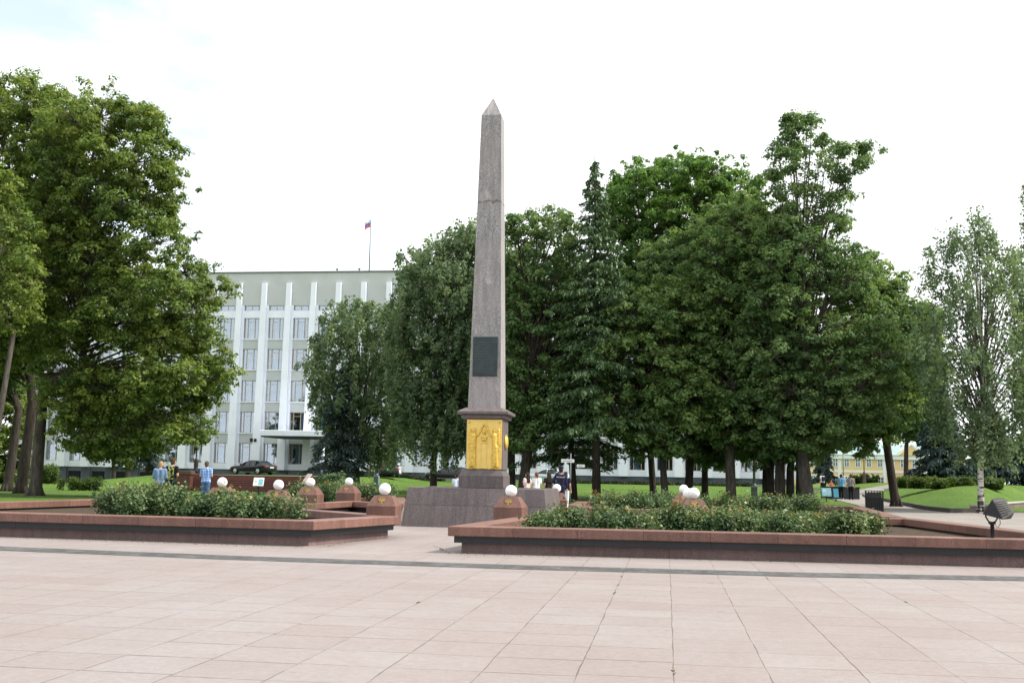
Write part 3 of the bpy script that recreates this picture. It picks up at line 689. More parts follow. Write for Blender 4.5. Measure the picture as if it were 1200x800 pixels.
def tree(name, label, group, bx, Y, tr, polys, leaf='dark', bk='grey', style='broad', rpx=36, dens=1.0, lsize=.23, lean=None, sparse=1.0, top_sparse=.6):
    P0 = at(bx, 580, Y); z0 = tz(P0[0], Y)-.12; base = np.array([P0[0], Y, z0])
    e = empty(name, tuple(base), label, 'tree', group)
    poly0 = polys[0]; mpx = Y/F
    blobs = []; n_main = None
    for pi, poly in enumerate(polys):
        if pi == 1: n_main = len(blobs)
        ys = [p[1] for p in poly]; xs = [p[0] for p in poly]; rp = rpx*(1 if pi == 0 else .36)
        for layer in range(3 if pi == 0 else 2):
            pts = []; tries = 0
            while tries < 500:
                tries += 1
                x = rng.uniform(min(xs), max(xs)); y = rng.uniform(min(ys), max(ys))
                if not inside(poly, x, y): continue
                sp = span(poly, y); cx = (sp[0]+sp[1])/2; hw_ = max((sp[1]-sp[0])/2, 4)
                # stay inside by about the blob's radius
                r_ = rp*rng.uniform(.7, 1.15)
                ok = all(inside(poly, x+dx*r_*.62, y+dy*r_*.62) for dx, dy in ((1, 0), (-1, 0), (0, 1), (0, -1)))
                if not ok:
                    r_ *= .55; ok = all(inside(poly, x+dx*r_*.65, y+dy*r_*.65) for dx, dy in ((1, 0), (-1, 0), (0, 1), (0, -1)))
                if not ok: continue
                if any((x-a)**2+(y-b)**2 < ((.55 if pi == 0 else .98)*(r_+c_))**2 for a, b, c_ in pts): continue
                pts.append((x, y, r_))
                u = min(1, abs(x-cx)/hw_); dmax = math.sqrt(max(0, 1-u*u))*min(hw_, 110)*mpx*.8
                dy_ = (-1 if layer != 1 else 1)*dmax*(rng.uniform(.45, 1.0) if layer < 2 else rng.uniform(-.4, .4))
                blobs.append((at(x, y, Y+dy_), r_*mpx))
    if n_main is None: n_main = len(blobs)
    # trunk follows the axis of the crown
    yb, yt = max(p[1] for p in poly0), min(p[1] for p in poly0)
    path = [base]; rads = [tr*1.2]
    fork = at(bx if lean is None else lean[0], yb+4, Y) if lean is None else at(lean[0], lean[1], Y)
    path += [base+(fork-base)*.12, base+(fork-base)*.5, fork]; rads += [tr*1.05, tr*.95, tr*.86]
    for f in (.75, .5, .28):
        y = yt+(yb-yt)*f; sp = span(poly0, y); cx = (sp[0]+sp[1])/2
        q_ = at(cx*.45+(lean[0] if lean else bx)*.55, y, Y); path.append(q_+np.array([rng.normal()*.12, rng.normal()*.2, 0])); rads.append(tr*(.12+.62*f))
    m = MB(); m.tube([p-base for p in path], rads, 12); 
    for k in range(5):     # root flare
        a = 2*math.pi*k/5+rng.uniform(0, 1); d = np.array([math.cos(a), math.sin(a), 0])
        m.tube([d*tr*1.6+np.array([0, 0, .02]), d*tr*1.1+np.array([0, 0, .22]), d*tr*.5+np.array([0, 0, .75])], [tr*.25, tr*.4, tr*.35], 6)
    m.build('trunk', BK[bk], e)
    tp = np.array(path); m = MB(); any_limb = False
    Lp, Ln, Lv, Ls, Ld = [], [], [], [], []
    ctr = np.mean([b[0] for b in blobs], axis=0)
    ext = np.ptp(np.array([b_[0] for b_ in blobs[:n_main]]), axis=0)/2
    for bi, (c, r) in enumerate(blobs):
        zt = fork[2]+(c[2]-fork[2])*rng.uniform(.25, .62) if c[2] > fork[2] else fork[2]-rng.uniform(0, .4)
        q_ = np.array([np.interp(zt, tp[:, 2], tp[:, i]) for i in (0, 1)]+[zt])
        mid = (q_+c)/2+np.array([0, 0, .10*np.linalg.norm(c-q_)])
        lr = (.030+.022*r)*(.55 if style == 'weep' else 1)
        m.tube([q_-base, mid-base, c-base], [lr*1.3, lr*.85, lr*.4], 6, False); any_limb = True
        rel = (c-ctr)/np.maximum(ext, .5); edge = np.linalg.norm(rel[[0, 2]]) > .75
        sp_ = sparse*(top_sparse if bi >= n_main else 1.0)
        ns_ = int(max(5 if bi < n_main else 3, 10.5*r*r*dens*sp_)); nsp = int(ns_*(.55 if edge else .2)) if bi < n_main else 8
        d = unit(ns_+nsp); rad = r*rng.uniform(.30, 1.05, (ns_+nsp, 1))**.6
        if nsp: rad[ns_:] = r*rng.uniform(1.0, 1.42 if bi < n_main else 2.1, (nsp, 1)); d[ns_:, 2] = np.abs(d[ns_:, 2])*.8+rng.normal(size=nsp)*.2
        sc_ = c+d*rad*np.array([1, 1, .85])
        tone = rng.normal(.46, .12)
        for k in range(ns_+nsp):
            cpt = sc_[k]; spr = k >= ns_
            if k % 3 == 0 or spr: m.tube([c-base, (c+cpt)/2-base+np.array([0, 0, .06]), cpt-base], [lr*.4, .014, .006], 3, False)
            nl = int(rng.integers(40, 70)*dens*(.45 if spr else 1)); rc = rng.uniform(.24, .46)*(.75 if spr else 1)
            ct = tone+rng.normal()*.16
            if style == 'weep':
                nl = int(nl*1.0); ln = rng.uniform(.5, 1.7)*(.7 if spr else 1)
                hx = rng.normal(size=(nl, 2))*.13; tz_ = rng.uniform(0, 1, nl)
                pp = cpt+np.c_[hx[:, 0]+.15*tz_*d[k, 0], hx[:, 1]+.15*tz_*d[k, 1], -tz_*ln+.2]
                nn = np.c_[hx*6, np.full(nl, .35)]+rng.normal(size=(nl, 3))*.4+d[k]*.4
            else:
                g = rng.normal(size=(nl, 3)); g = g/np.linalg.norm(g, axis=1, keepdims=True)*rng.uniform(.25, 1.15, (nl, 1))**.7
                nn = g*np.array([.8, .8, 1.0])+np.array([0, 0, .55])+d[k]*.25+rng.normal(size=(nl, 3))*.33
                g = g*np.array([rc, rc, rc*.62])*1.15
                out_ = np.array([d[k, 0], d[k, 1], 0]); s_ = g @ out_
                g[:, 2] -= .40*np.abs(s_)+.15*(s_ > 0)*s_     # sprays bow down at the edge
                pp = cpt+g
            Lp.append(pp); Ln.append(nn); Lv.append(np.clip(rng.normal(ct, .13, nl), 0, 1)); Ls.append(lsize*rng.uniform(.6, 1.25, nl))
    m.build('branches', BK[bk if bk != 'birch' else 'grey'], e, fix=False)['kind'] = 'stuff'
    leaf_object('crown', np.concatenate(Lp)-base, np.concatenate(Ln), np.concatenate(Ls), .62, np.concatenate(Lv), LF[leaf], e)
    return e

def spruce(name, label, group, bx, Y, apex, hwpx, ybot, tr=.16, leaf='spruce', lsize=.30, sparse_top=False, dens=1.0):
    P0 = at(bx, 580, Y); z0 = tz(P0[0], Y)-.1; base = np.array([P0[0], Y, z0])
    top = at(apex[0], apex[1], Y); zb = at(bx, ybot, Y)[2]; hw_ = hwpx*Y/F
    e = empty(name, tuple(base), label, 'tree', group)
    m = MB(); axis = lambda z: base+(top-base)*((z-base[2])/(top[2]-base[2]))
    m.tube([np.zeros(3), (axis((base[2]+top[2])/2)-base), top-base], [tr*1.3, tr*.7, .015], 10); m.build('trunk', BK['dark'], e)
    m = MB(); Lp, Ln, Lv, Ls, Lt = [], [], [], [], []; z = zb; H = top[2]-zb
    while z < top[2]-.15:
        f = (top[2]-z)/H; L0 = hw_*(f**.85)*1.0+.12
        for k in range(int(rng.integers(6, 10))):
            a = rng.uniform(0, 2*math.pi); L = L0*rng.uniform(.62, 1.08)
            if sparse_top and f < .42 and rng.random() < .35: continue
            d = np.array([math.cos(a), math.sin(a), 0]); s = np.linspace(0, 1, 6)
            c = axis(z+rng.normal()*.1); pts = [c+d*L*t+np.array([0, 0, L*(.12*t-.50*t*t+.22*t**3)]) for t in s]
            m.tube([p-base for p in pts], [.012+.02*f]*1+[.012+.015*f, .012+.012*f, .012, .01, .006], 4, False)
            n = int(max(12, 46*L*dens)); t = rng.uniform(.08, 1.03, n); P = c+d*L*t[:, None]+np.c_[np.zeros(n), np.zeros(n), L*(.12*t-.50*t*t+.22*t**3)]
            side = np.array([-d[1], d[0], 0]); wv = rng.normal(size=n)*.24*L*(1.05-t)*.75+rng.normal(size=n)*.07
            P = P+side*wv[:, None]; P[:, 2] -= np.abs(rng.normal(size=n))*.15+.18*np.abs(wv)
            Lp.append(P); nn = np.tile(d*.3+np.array([0, 0, .5]), (n, 1))+rng.normal(size=(n, 3))*.5; Ln.append(nn)
            Lt.append(np.tile(d*.6+np.array([0, 0, -.75]), (n, 1))+side*np.sign(wv)[:, None]*.5)
            Lv.append(np.clip(rng.normal(.35+.3*np.mean(t), .2, n), 0, 1)); Ls.append(lsize*rng.uniform(.6, 1.2, n))
        z += .30+.22*f*H/14
    m.build('branches', BK['dark'], e, fix=False)
    leaf_object('crown', np.concatenate(Lp)-base, np.concatenate(Ln), np.concatenate(Ls), .34, np.concatenate(Lv), LF[leaf], e, np.concatenate(Lt))
    return e

GF = 'far trees beyond the park'
tree('linden_tree', 'dense background tree seen between the left trunks at the photo edge', GF, -10, 104, .3, [[(-90, 430), (-40, 380), (20, 400), (44, 470), (40, 566), (-30, 572), (-90, 560)]], 'linden', 'dark', rpx=28, lsize=.34, dens=.8)
GT = 'lindens on the left lawn'
tree('linden_tree', 'big linden with yellow green crown reaching over the lawn, right trunk of the left group', GT, 41, 52, .30,
     [[(22, 330), (44, 150), (84, 106), (155, 112), (198, 152), (217, 200), (212, 245), (224, 300), (212, 335), (245, 312), (270, 335), (262, 378), (256, 402), (278, 428), (270, 462), (246, 480), (250, 508), (232, 528), (200, 528), (150, 544), (108, 538), (72, 524), (58, 476), (44, 448)]],
     'linden', 'grey', rpx=40, dens=1.25, lsize=.20, lean=(52, 440))
tree('linden_tree', 'dark old linden with a thick trunk, second of the left group', GT, 24, 56, .29,
     [[(-90, 300), (-60, 150), (-20, 90), (20, 78), (52, 92), (84, 112), (110, 200), (95, 320), (62, 425), (0, 445), (-60, 440)]], 'linden', 'dark', rpx=42, dens=1.1, lsize=.21, lean=(38, 470))
tree('linden_tree', 'shaded linden at the left edge of the photo, its trunk leaning outwards', GT, 8, 60, .27,
     [[(-140, 250), (-80, 170), (0, 190), (40, 280), (70, 390), (50, 440), (0, 465), (-60, 480), (-140, 450)]], 'dark', 'dark', rpx=42, dens=.9, lsize=.22, lean=(22, 480))
tree('linden_tree', 'pale thin trunked linden leaning into the photo from its left edge', GT, -16, 47, .14,
     [[(-120, 300), (-60, 180), (10, 190), (52, 290), (55, 360), (10, 392), (-60, 400), (-120, 380)]], 'linden', 'grey', rpx=40, dens=.9, lsize=.19, lean=(16, 388))
GS = 'slim trees in front of the dark plinth'
tree('young_tree', 'slim tree with a bare dark trunk before the dark plinth, left of two', GS, 133, 96, .20, [[(85, 480), (120, 420), (165, 450), (160, 520), (135, 535), (100, 525)]], 'linden', 'dark', rpx=24, lsize=.3)
tree('young_tree', 'slim tree with a bare dark trunk before the dark plinth, right of two', GS, 149, 93, .20, [[(125, 470), (160, 430), (190, 470), (180, 515), (150, 530), (130, 515)]], 'dark', 'dark', rpx=24, lsize=.3)
spruce('spruce_tree', 'small grey green spruce behind the left crowns, near the man in black', 'spruces in the park', 172, 100, (176, 440), 28, 545, .14, 'bluespruce', .34)
GB = 'birches in the park'
tree('birch_tree', 'weeping birch with drooping yellowish twigs left of the obelisk', GB, 419, 78, .17,
     [[(362, 420), (372, 385), (388, 358), (412, 346), (435, 356), (462, 348), (480, 380), (488, 460), (478, 530), (440, 545), (395, 528), (368, 480)]], 'birch', 'grey', 'weep', 25, .9, .24, sparse=.72)
tree('birch_tree', 'tall dense birch directly left of the obelisk shaft', GB, 508, 72, .25,
     [[(458, 360), (468, 300), (500, 284), (528, 262), (562, 258), (592, 300), (602, 400), (594, 500), (560, 528), (500, 535), (466, 505), (455, 430)]], 'birch', 'dark', 'weep', 30, 1.1, .23, sparse=.85)
spruce('spruce_tree', 'low dark spruce under the weeping birch with one branch sticking out left', 'spruces in the park', 396, 76, (402, 430), 45, 552, .16, 'bluespruce', .30)
GD = 'broadleaved trees behind the obelisk'
tree('park_tree', 'dark tree with a thick leaning trunk right behind the obelisk', GD, 611, 62, .30,
     [[(560, 430), (572, 300), (598, 246), (626, 238), (652, 244), (676, 262), (690, 300), (690, 400), (655, 500), (605, 532), (565, 505)]], 'dark', 'dark', 'broad', 30, .95, .23, lean=(622, 500), sparse=.75)
tree('park_tree', 'dark tree half hidden by the obelisk pedestal', GD, 600, 70, .24, [[(545, 460), (560, 330), (600, 290), (640, 330), (640, 480), (600, 530), (560, 520)]], 'dark', 'dark', rpx=34, lsize=.25)
spruce('spruce_tree', 'tall slender spruce with a thin pointed top rising above the other trees', 'spruces in the park', 699, 60, (697, 182), 80, 500, .20, 'spruce', .30, True, 1.2)
spruce('spruce_tree', 'broad dark spruce between the obelisk and the tall spruce', 'spruces in the park', 673, 64, (655, 285), 70, 535, .17, 'spruce', .30, False, 1.1)
tree('maple_tree', 'bright green maple with a rounded top right of the tall spruce', GD, 766, 72, .22,
     [[(700, 270), (712, 212), (738, 186), (768, 196), (790, 178), (832, 186), (852, 194), (872, 188), (890, 215), (886, 265), (866, 330), (830, 410), (745, 410), (708, 350)]], 'maple', 'dark', rpx=31, lsize=.25, dens=1.05, lean=(760, 490), sparse=.85)
GL = 'lindens in the grove on the right'
tree('linden_tree', 'linden with low olive green sprays at the left end of the grove', GL, 780, 61, .20,
     [[(688, 440), (700, 385), (745, 340), (800, 325), (836, 380), (842, 450), (812, 535), (745, 540), (700, 500)]], 'olive', 'dark', rpx=34, lsize=.22, dens=1.1, lean=(776, 530))
tree('linden_tree', 'linden with dense grey green crown below the bright maple', GL, 806, 66, .24,
     [[(742, 310), (800, 262), (860, 236), (902, 250), (912, 330), (885, 430), (800, 430), (750, 390)]], 'dark', 'dark', rpx=36, lsize=.24, dens=1.05, lean=(812, 480))
tree('linden_tree', 'short dark linden between two thicker trunks of the grove', GL, 826, 69, .22,
     [[(785, 410), (850, 385), (886, 450), (876, 545), (825, 550), (790, 510)]], 'dark', 'dark', rpx=32, lsize=.25)
tree('linden_tree', 'linden with a thick light grey trunk among the grove', GL, 857, 62, .27,
     [[(798, 400), (812, 300), (850, 248), (892, 232), (932, 258), (948, 350), (934, 450), (892, 522), (840, 525), (802, 480)]], 'olive', 'grey', rpx=35, lsize=.22, dens=1.05, lean=(852, 430))
tree('linden_tree', 'tallest linden of the grove, leaning trunk and a sparse open top', GL, 948, 60, .35,
     [[(866, 340), (896, 262), (940, 262), (985, 275), (1012, 290), (1020, 320), (1046, 370), (1064, 420), (1042, 485), (990, 525), (930, 532), (880, 505), (860, 430)],
      [(900, 270), (902, 185), (922, 128), (955, 135), (970, 175), (1006, 160), (1024, 180), (1002, 205), (1000, 270)]], 'dark', 'grey', rpx=36, lsize=.205, dens=1.0, lean=(936, 505), top_sparse=.42)
tree('linden_tree', 'linden at the right end of the grove, leaning over the lawn mound', GL, 1050, 65, .24,
     [[(980, 340), (1018, 288), (1048, 308), (1060, 342), (1096, 352), (1098, 430), (1066, 500), (1015, 540), (972, 505), (972, 400)]], 'olive', 'dark', rpx=32, lsize=.23, dens=.95, lean=(1036, 500))
for bx, Y, tr_, dx in ((897, 66, .2, -14), (903, 64, .22, -4), (914, 61, .30, 4), (926, 64, .24, 12), (937, 62, .22, 22)):
    tree('linden_tree', 'dark trunked linden in the tight cluster at the heart of the grove', 'tight cluster of lindens in the grove', bx, Y, tr_,
         [[(868+dx, 430), (900+dx, 380), (950+dx, 390), (975+dx, 450), (960+dx, 530), (905+dx, 546), (872+dx, 520)]], 'dark', 'dark', rpx=34, lsize=.25, dens=.8)
tree('birch_tree', 'slender birch with white lower trunk on the right lawn', GB, 1149, 56, .155,
     [[(1076, 345), (1096, 285), (1122, 262), (1138, 238), (1160, 268), (1176, 285), (1206, 300), (1222, 400), (1206, 520), (1150, 545), (1100, 505), (1074, 420)]], 'birch', 'birch', 'weep', 26, .85, .18, sparse=.46)
tree('birch_tree', 'birch cut off by the right edge of the photo', GB, 1262, 60, .16,
     [[(1190, 360), (1204, 300), (1198, 215), (1236, 175), (1300, 260), (1310, 480), (1235, 560), (1192, 520)]], 'birch', 'birch', 'weep', 28, .85, .19, sparse=.55)
GU = 'blue spruces before the yellow house'
for bx, Y, ap, hw_, yb_, lab in ((1103, 92, (1102, 448), 36, 553, 'blue spruce behind the clipped hedge, left of the white birch trunk'), (1160, 98, (1158, 468), 40, 556, 'blue spruce behind the clipped hedge, right of the white birch trunk'),
        (1200, 96, (1203, 500), 34, 556, 'small blue spruce at the right edge behind the lawn'), (966, 118, (965, 515), 15, 560, 'small grey spruce in the distance above the walker with a backpack')):
    spruce('blue_spruce', lab, GU, bx, Y, ap, hw_, yb_, .15, 'bluespruce', .46, dens=1.7)
tree('linden_tree', 'distant dense tree behind the right birch trunks', 'far trees beyond the park', 1062, 120, .25, [[(1040, 400), (1070, 350), (1100, 360), (1110, 450), (1090, 520), (1050, 520)]], 'dark', 'dark', rpx=26, lsize=.35, dens=.8)

# rose hedges and bushes: leaf clouds
def hedge(name, label, cat, line, width, z0, height, leaf, lsize, per_m, group=None, tips=None, wob=.25, kind=None, nst=6, taper=(1, 1)):
    line = np.array(line, float); c = line.mean(0); e = empty(name, (c[0], c[1], z0), label, cat, group)
    seg = np.r_[0, np.cumsum(np.linalg.norm(np.diff(line, axis=0), axis=1))]; L = seg[-1]
    nb = int(L*5.6*max(1, width)); Lp, Ln, Lv = [], [], []; Tp = []; m = MB()
    for k in range(nb):
        t = rng.uniform(0, L); p = np.array([np.interp(t, seg, line[:, i]) for i in (0, 1)])+np.clip(rng.normal(size=2), -1.7, 1.7)*width*.27
        h_ = height*rng.uniform(.66, 1.10)*np.interp(t/L, [0, 1], taper); r = rng.uniform(.22, .36)*min(1.2, height+.3)
        base = np.array([p[0]-c[0], p[1]-c[1], 0]); tone = rng.normal(.42, .17)
        for s in range(nst):
            a = rng.uniform(0, 6.28); sp = rng.uniform(.1, 1)*r; top = base+np.array([math.cos(a)*sp, math.sin(a)*sp, h_*rng.uniform(.72, 1.1)])
            m.tube([base, (base+top)/2+np.array([0, 0, .04]), top], [.008, .006, .003], 3, False)
            n = int(per_m/(3.7*nst)); f = rng.uniform(0, 1, n)**.7
            P = base+(top-base)*f[:, None]+rng.normal(size=(n, 3))*np.array([.11, .11, .075])
            P[:, 2] = np.maximum(P[:, 2], .02)
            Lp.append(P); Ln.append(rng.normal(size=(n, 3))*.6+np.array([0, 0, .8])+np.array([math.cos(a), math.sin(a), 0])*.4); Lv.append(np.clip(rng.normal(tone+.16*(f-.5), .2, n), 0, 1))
            if tips and rng.random() < tips: Tp.append(top+rng.normal(size=(9, 3))*np.array([.06, .06, .05])+np.array([0, 0, .03]))
    m.build('stems', BK['dark'], e, fix=False)['kind'] = 'stuff'
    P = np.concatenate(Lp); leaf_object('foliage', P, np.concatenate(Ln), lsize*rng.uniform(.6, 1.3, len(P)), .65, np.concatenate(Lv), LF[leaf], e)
    if Tp:
        P = np.concatenate(Tp); leaf_object('yellowing_tips', P, rng.normal(size=(len(P), 3))+np.array([0, 0, .6]), lsize*rng.uniform(.6, 1.2, len(P)), .65, rng.uniform(0, 1, len(P)), LF['rosetip'], e)['kind'] = 'stuff'
    return e
GH = 'rose hedges in the granite planters'
def Lx(pts, z=.27): return [xy(gp(x, y, z)) for x, y in pts]
hedge('rose_hedge', 'thick dark green rose hedge filling the left planter', 'hedge', [xy(at(122, 590, 24.0)), xy(at(200, 590, 23.2)), xy(at(280, 590, 22.4)), xy(at(335, 590, 21.7))], 1.5, .27, .80, 'rose', .075, 2400, GH, .10, taper=(1.0, .70))
hedge('rose_hedge', 'rose hedge with yellow and reddish tips filling the right planter', 'hedge', [xy(at(634, 600, 21.2)), xy(at(760, 600, 21.8)), xy(at(880, 600, 22.2)), xy(at(1016, 600, 22.2))], 1.15, .27, .53, 'rose', .07, 3300, GH, .30)
hedge('rose_hedge', 'rear part of the right rose bed, behind the three overlapping globes', 'hedge', [xy(at(720, 600, 25.2)), xy(at(850, 600, 25.8)), xy(at(985, 600, 25.0))], 1.2, .27, .44, 'rose', .08, 1300, GH, .14)
hedge('rose_hedge', 'low rose hedge in the small planter left of the podium', 'hedge', [xy(gp(342, 588, .4)), xy(gp(415, 584.5, .4)), xy(gp(474, 587, .4))], 1.2, .27, .72, 'rose', .08, 1500, GH, .07)
hedge('rose_hedge', 'low rose strip in the planter along the right lawn', 'hedge', [xy(gp(702, 592.5, .4)), xy(gp(800, 594, .4)), xy(gp(965, 598, .4))], 1.3, .27, .62, 'rose', .08, 1300, GH, .10)
p = at(388, 556, 58); hedge('round_conifer', 'dense round dark green conifer bush left of the podium', 'bush', [(p[0]-.45, 58), (p[0]+.45, 58)], .9, tz(p[0], 58), 1.25, 'spruce', .13, 5200, None, None, nst=10)
p = at(56, 566, 78); hedge('yellow_bush', 'bright yellow green bush beside the left trunks', 'bush', [(p[0]-.9, 78), (p[0]+.9, 78)], 1.1, tz(p[0], 78), 1.3, 'bush', .14, 2400)
pa, pb = at(72, 570, 66), at(112, 570, 66); hedge('flower_hedge', 'low loose bush row on the lawn left of the rose hedge', 'hedge', [(pa[0], 66), (pb[0], 67)], 1.0, tz(pa[0], 66), .75, 'bush', .12, 1500)
pa, pb, pc = at(1052, 566, 78), at(1110, 566, 78), at(1173, 566, 78); hedge('clipped_hedge', 'long trimmed hedge along the top of the right lawn mound', 'hedge', [(pa[0], 78), (pb[0], 79), (pc[0], 79)], 1.3, tz(pb[0], 78.5)-.1, .66, 'bush', .13, 4200, None, None, nst=7)
pa, pb = at(1000, 570, 120), at(1022, 570, 120); hedge('flower_hedge', 'small green bushes at the foot of the far lamp post', 'hedge', [(pa[0], 120), (pb[0], 120)], 1.2, tz(pa[0], 120), .9, 'bush', .2, 1400)
# little dark shrubs along the building
def shrub_proto():
    n = 420; d = unit(n); d[:, 2] = np.abs(d[:, 2]); P = d*rng.uniform(.55, 1, (n, 1))*np.array([.62, .5, .52]); e = leaf_object('round_shrub', P, d+rng.normal(size=(n, 3))*.4, .16*rng.uniform(.6, 1.2, n), .65, rng.uniform(0, 1, n), LF['shrub'])
    return tag(e, 'small dark clipped shrub in the row at the edge of the lawn before the building', 'shrub', 'small dark clipped shrubs along the building')
sh = shrub_proto(); k = 0
for x in list(range(418, 522, 9))+list(range(642, 880, 9)):
    o = sh if k == 0 else sh.copy(); k += 1
    if k > 1: col.objects.link(o)
    Y = 106.5+rng.uniform(-.3, .3); p = at(x+rng.uniform(-2, 2), 566, Y); o.location = (p[0], Y, tz(p[0], Y)-.03); s_ = rng.uniform(.8, 1.15); o.scale = (s_*1.15, s_, s_*.85); o.rotation_euler = (0, 0, rng.uniform(0, 6))
# weeds along the planter foot and grass tufts in the joints
Wp = []
for a, b, n in (((-3.7, 19.37), (6.5, 20.42), 260), ((-13.5, 20.55), (-6.75, 19.98), 220), ((-6.5, 20.2), (-6.5, 24.9), 110), ((-3.85, 19.5), (-4.6, 21.5), 60)):
    a, b = np.array(a), np.array(b); t = rng.uniform(0, 1, n)**1.0; c_ = rng.integers(0, 40, n)/40.0; t = np.where(rng.random(n) < .6, c_+rng.normal(size=n)*.006, t)
    Wp.append(np.c_[a+(b-a)*t[:, None]+rng.normal(size=(n, 2))*.02, rng.uniform(.005, .035, n)])
for k in range(9):
    j = round(rng.uniform(-9, 7)); c_ = np.array([.05+.705*j, rng.uniform(7.5, 17)]); n = 6; Wp.append(np.c_[c_+rng.normal(size=(n, 2))*np.array([.008, .05]), rng.uniform(.002, .008, n)])
Wp = np.concatenate(Wp)
tag(leaf_object('weeds', Wp, rng.normal(size=Wp.shape)*np.array([1, 1, .3]), .030*rng.uniform(.5, 1.3, len(Wp)), .35, rng.uniform(0, 1, len(Wp)), LF['bush']), kind='stuff')
bpy.data.objects['weeds']['label'] = 'tiny weeds growing in the paving joints and along the planter foot'; bpy.data.objects['weeds']['category'] = 'weeds'

# ------------------------------------------------------------------ administration building
FY = 122.0; bx0, bx1 = at(20, 560, FY)[0], at(897, 560, FY)[0]
P1 = at(274.5, 500, FY)[0]; P2 = at(303.5, 500, FY)[0]; bay = P2-P1
def zf(py, x=300): return at(x, py, FY)[2]
zroof = zf(320.0); zpil = zf(332.2)
rows = [(zf(397.0), zf(372.6)), (zf(432.8), zf(408.8)), (zf(470.3), zf(445.6)), (zf(507.0), zf(482.4)), (zf(543.0), zf(519.2))]
att = (zf(364.0), zf(358.0)); zbase = zf(550.0); gz = -.5
i0 = int(math.floor((bx0-P1)/bay)); i1 = int(math.ceil((bx1-P1)/bay))
bX0, bX1 = P1+i0*bay, P1+i1*bay; bc = (bX0+bX1)/2
bd = empty('administration_building', (bc, FY, gz), 'long pale administration block with white pilasters and rows of curtained windows', 'building')
LX = lambda x: x-bc; LZ = lambda z: z-gz
depth = 16
m = MB(); m.box(LX(bX0), LX(bX1), .9, depth, 0, LZ(zroof)-.15); m.build('core', MT['interior'], bd)
m = MB()   # sage panels: attic wall and spandrels
fr_ = .12
levels = sorted(rows, key=lambda r_: r_[0])            # bottom to top
m.box(LX(bX0), LX(bX1), 0, .95, LZ(att[1]), LZ(zroof))
m2 = MB(); m2.box(LX(bX0)-.05, LX(bX1)+.05, -.12, depth+.1, LZ(zroof)+.002, LZ(zroof)+.16); m2.build('roof_edge', plain('roof_tin', (.16, .16, .16), .6), bd)
mw = MB()
mw.box(LX(bX0), LX(bX1), -.02, .9, LZ(levels[-1][1]), LZ(att[0])-.002)
for lo_, hi_ in zip(levels[:-1], levels[1:]):
    m.box(LX(bX0), LX(bX1), .02, .9, LZ(lo_[1]), LZ(hi_[0])-.12); mw.box(LX(bX0), LX(bX1), -.10, .9, LZ(hi_[0])-.118, LZ(hi_[0]))
mw.box(LX(bX0), LX(bX1), -.08, .9, LZ(zbase)+.002, LZ(levels[0][0]))
m.build('spandrel_panels', MT['spandrel'], bd); mw.build('white_bands', MT['wallwhite'], bd)
m = MB(); m.box(LX(bX0), LX(bX1), .05, .9, 0, LZ(zbase)-.002)
nb = i1-i0
for k in range(nb): m.box(LX(bX0)+k*bay-.55, LX(bX0)+k*bay+.55, -.18, .049, 0, LZ(zbase)-.004)
m.build('stone_plinth', MT['plinth'], bd)
pw0, pw1 = 10.2/F*FY, 6.1/F*FY
m = MB()
for k in range(nb+1):
    x = LX(bX0)+k*bay
    m.hexa([(x-pw0/2, -.75, LZ(zbase)), (x+pw0/2, -.75, LZ(zbase)), (x+pw0/2, -.021, LZ(zbase)), (x-pw0/2, -.021, LZ(zbase)),
            (x-pw1/2, -.42, LZ(zpil)), (x+pw1/2, -.42, LZ(zpil)), (x+pw1/2, -.021, LZ(zpil)), (x-pw1/2, -.021, LZ(zpil))])
    m.hexa([(x-pw0/2-.18, .9, LZ(zbase)), (x+pw0/2+.18, .9, LZ(zbase)), (x+pw0/2+.18, -.019, LZ(zbase)), (x-pw0/2-.18, -.019, LZ(zbase)),
            (x-pw0/2-.08, .9, LZ(att[1])), (x+pw0/2+.08, .9, LZ(att[1])), (x+pw0/2+.08, -.019, LZ(att[1])), (x-pw0/2-.08, -.019, LZ(att[1]))][:])
m.build('pilasters', MT['wallwhite'], bd)
ww = bay-pw0-.36
def window_bits(z0, z1, variant, rr):
    f, g_, c_ = MB(), MB(), MB(); h_ = z1-z0; t = .055
    f.box(-ww/2, ww/2, .18, .26, 0, t); f.box(-ww/2, ww/2, .18, .26, h_-t, h_); f.box(-ww/2, -ww/2+t, .181, .259, t, h_-t); f.box(ww/2-t, ww/2, .181, .259, t, h_-t)
    for u in ((-.24, .26) if variant % 2 else (-.27, .24)): f.box(u*ww-.045, u*ww+.045, .175, .265, t, h_-t)
    f.box(-.24*ww+.05, .24*ww-.05, .183, .257, h_*.80, h_*.80+.05)
    g_.box(-ww/2+.02, ww/2-.02, .215, .225, .02, h_-.02)
    spans = {0: [(-.48, -.2), (-.15, .48)], 1: [(-.48, .15)], 2: [(-.48, -.26), (.2, .48)], 3: [(-.2, .46)], 4: [(-.48, .48)]}[variant]
    for a, b in spans:
        n = 14; V = []
        for i in range(n+1):
            x = (a+(b-a)*i/n)*ww; yy = .48+.05*math.sin(i*2.3+variant)
            V += [(x, yy, .03), (x, yy, h_-.03)]
        c_.add(V, [(2*i, 2*i+2, 2*i+3, 2*i+1) for i in range(n)], rr.random())
    return f, g_, c_
rr = random.Random(11); protos = {}
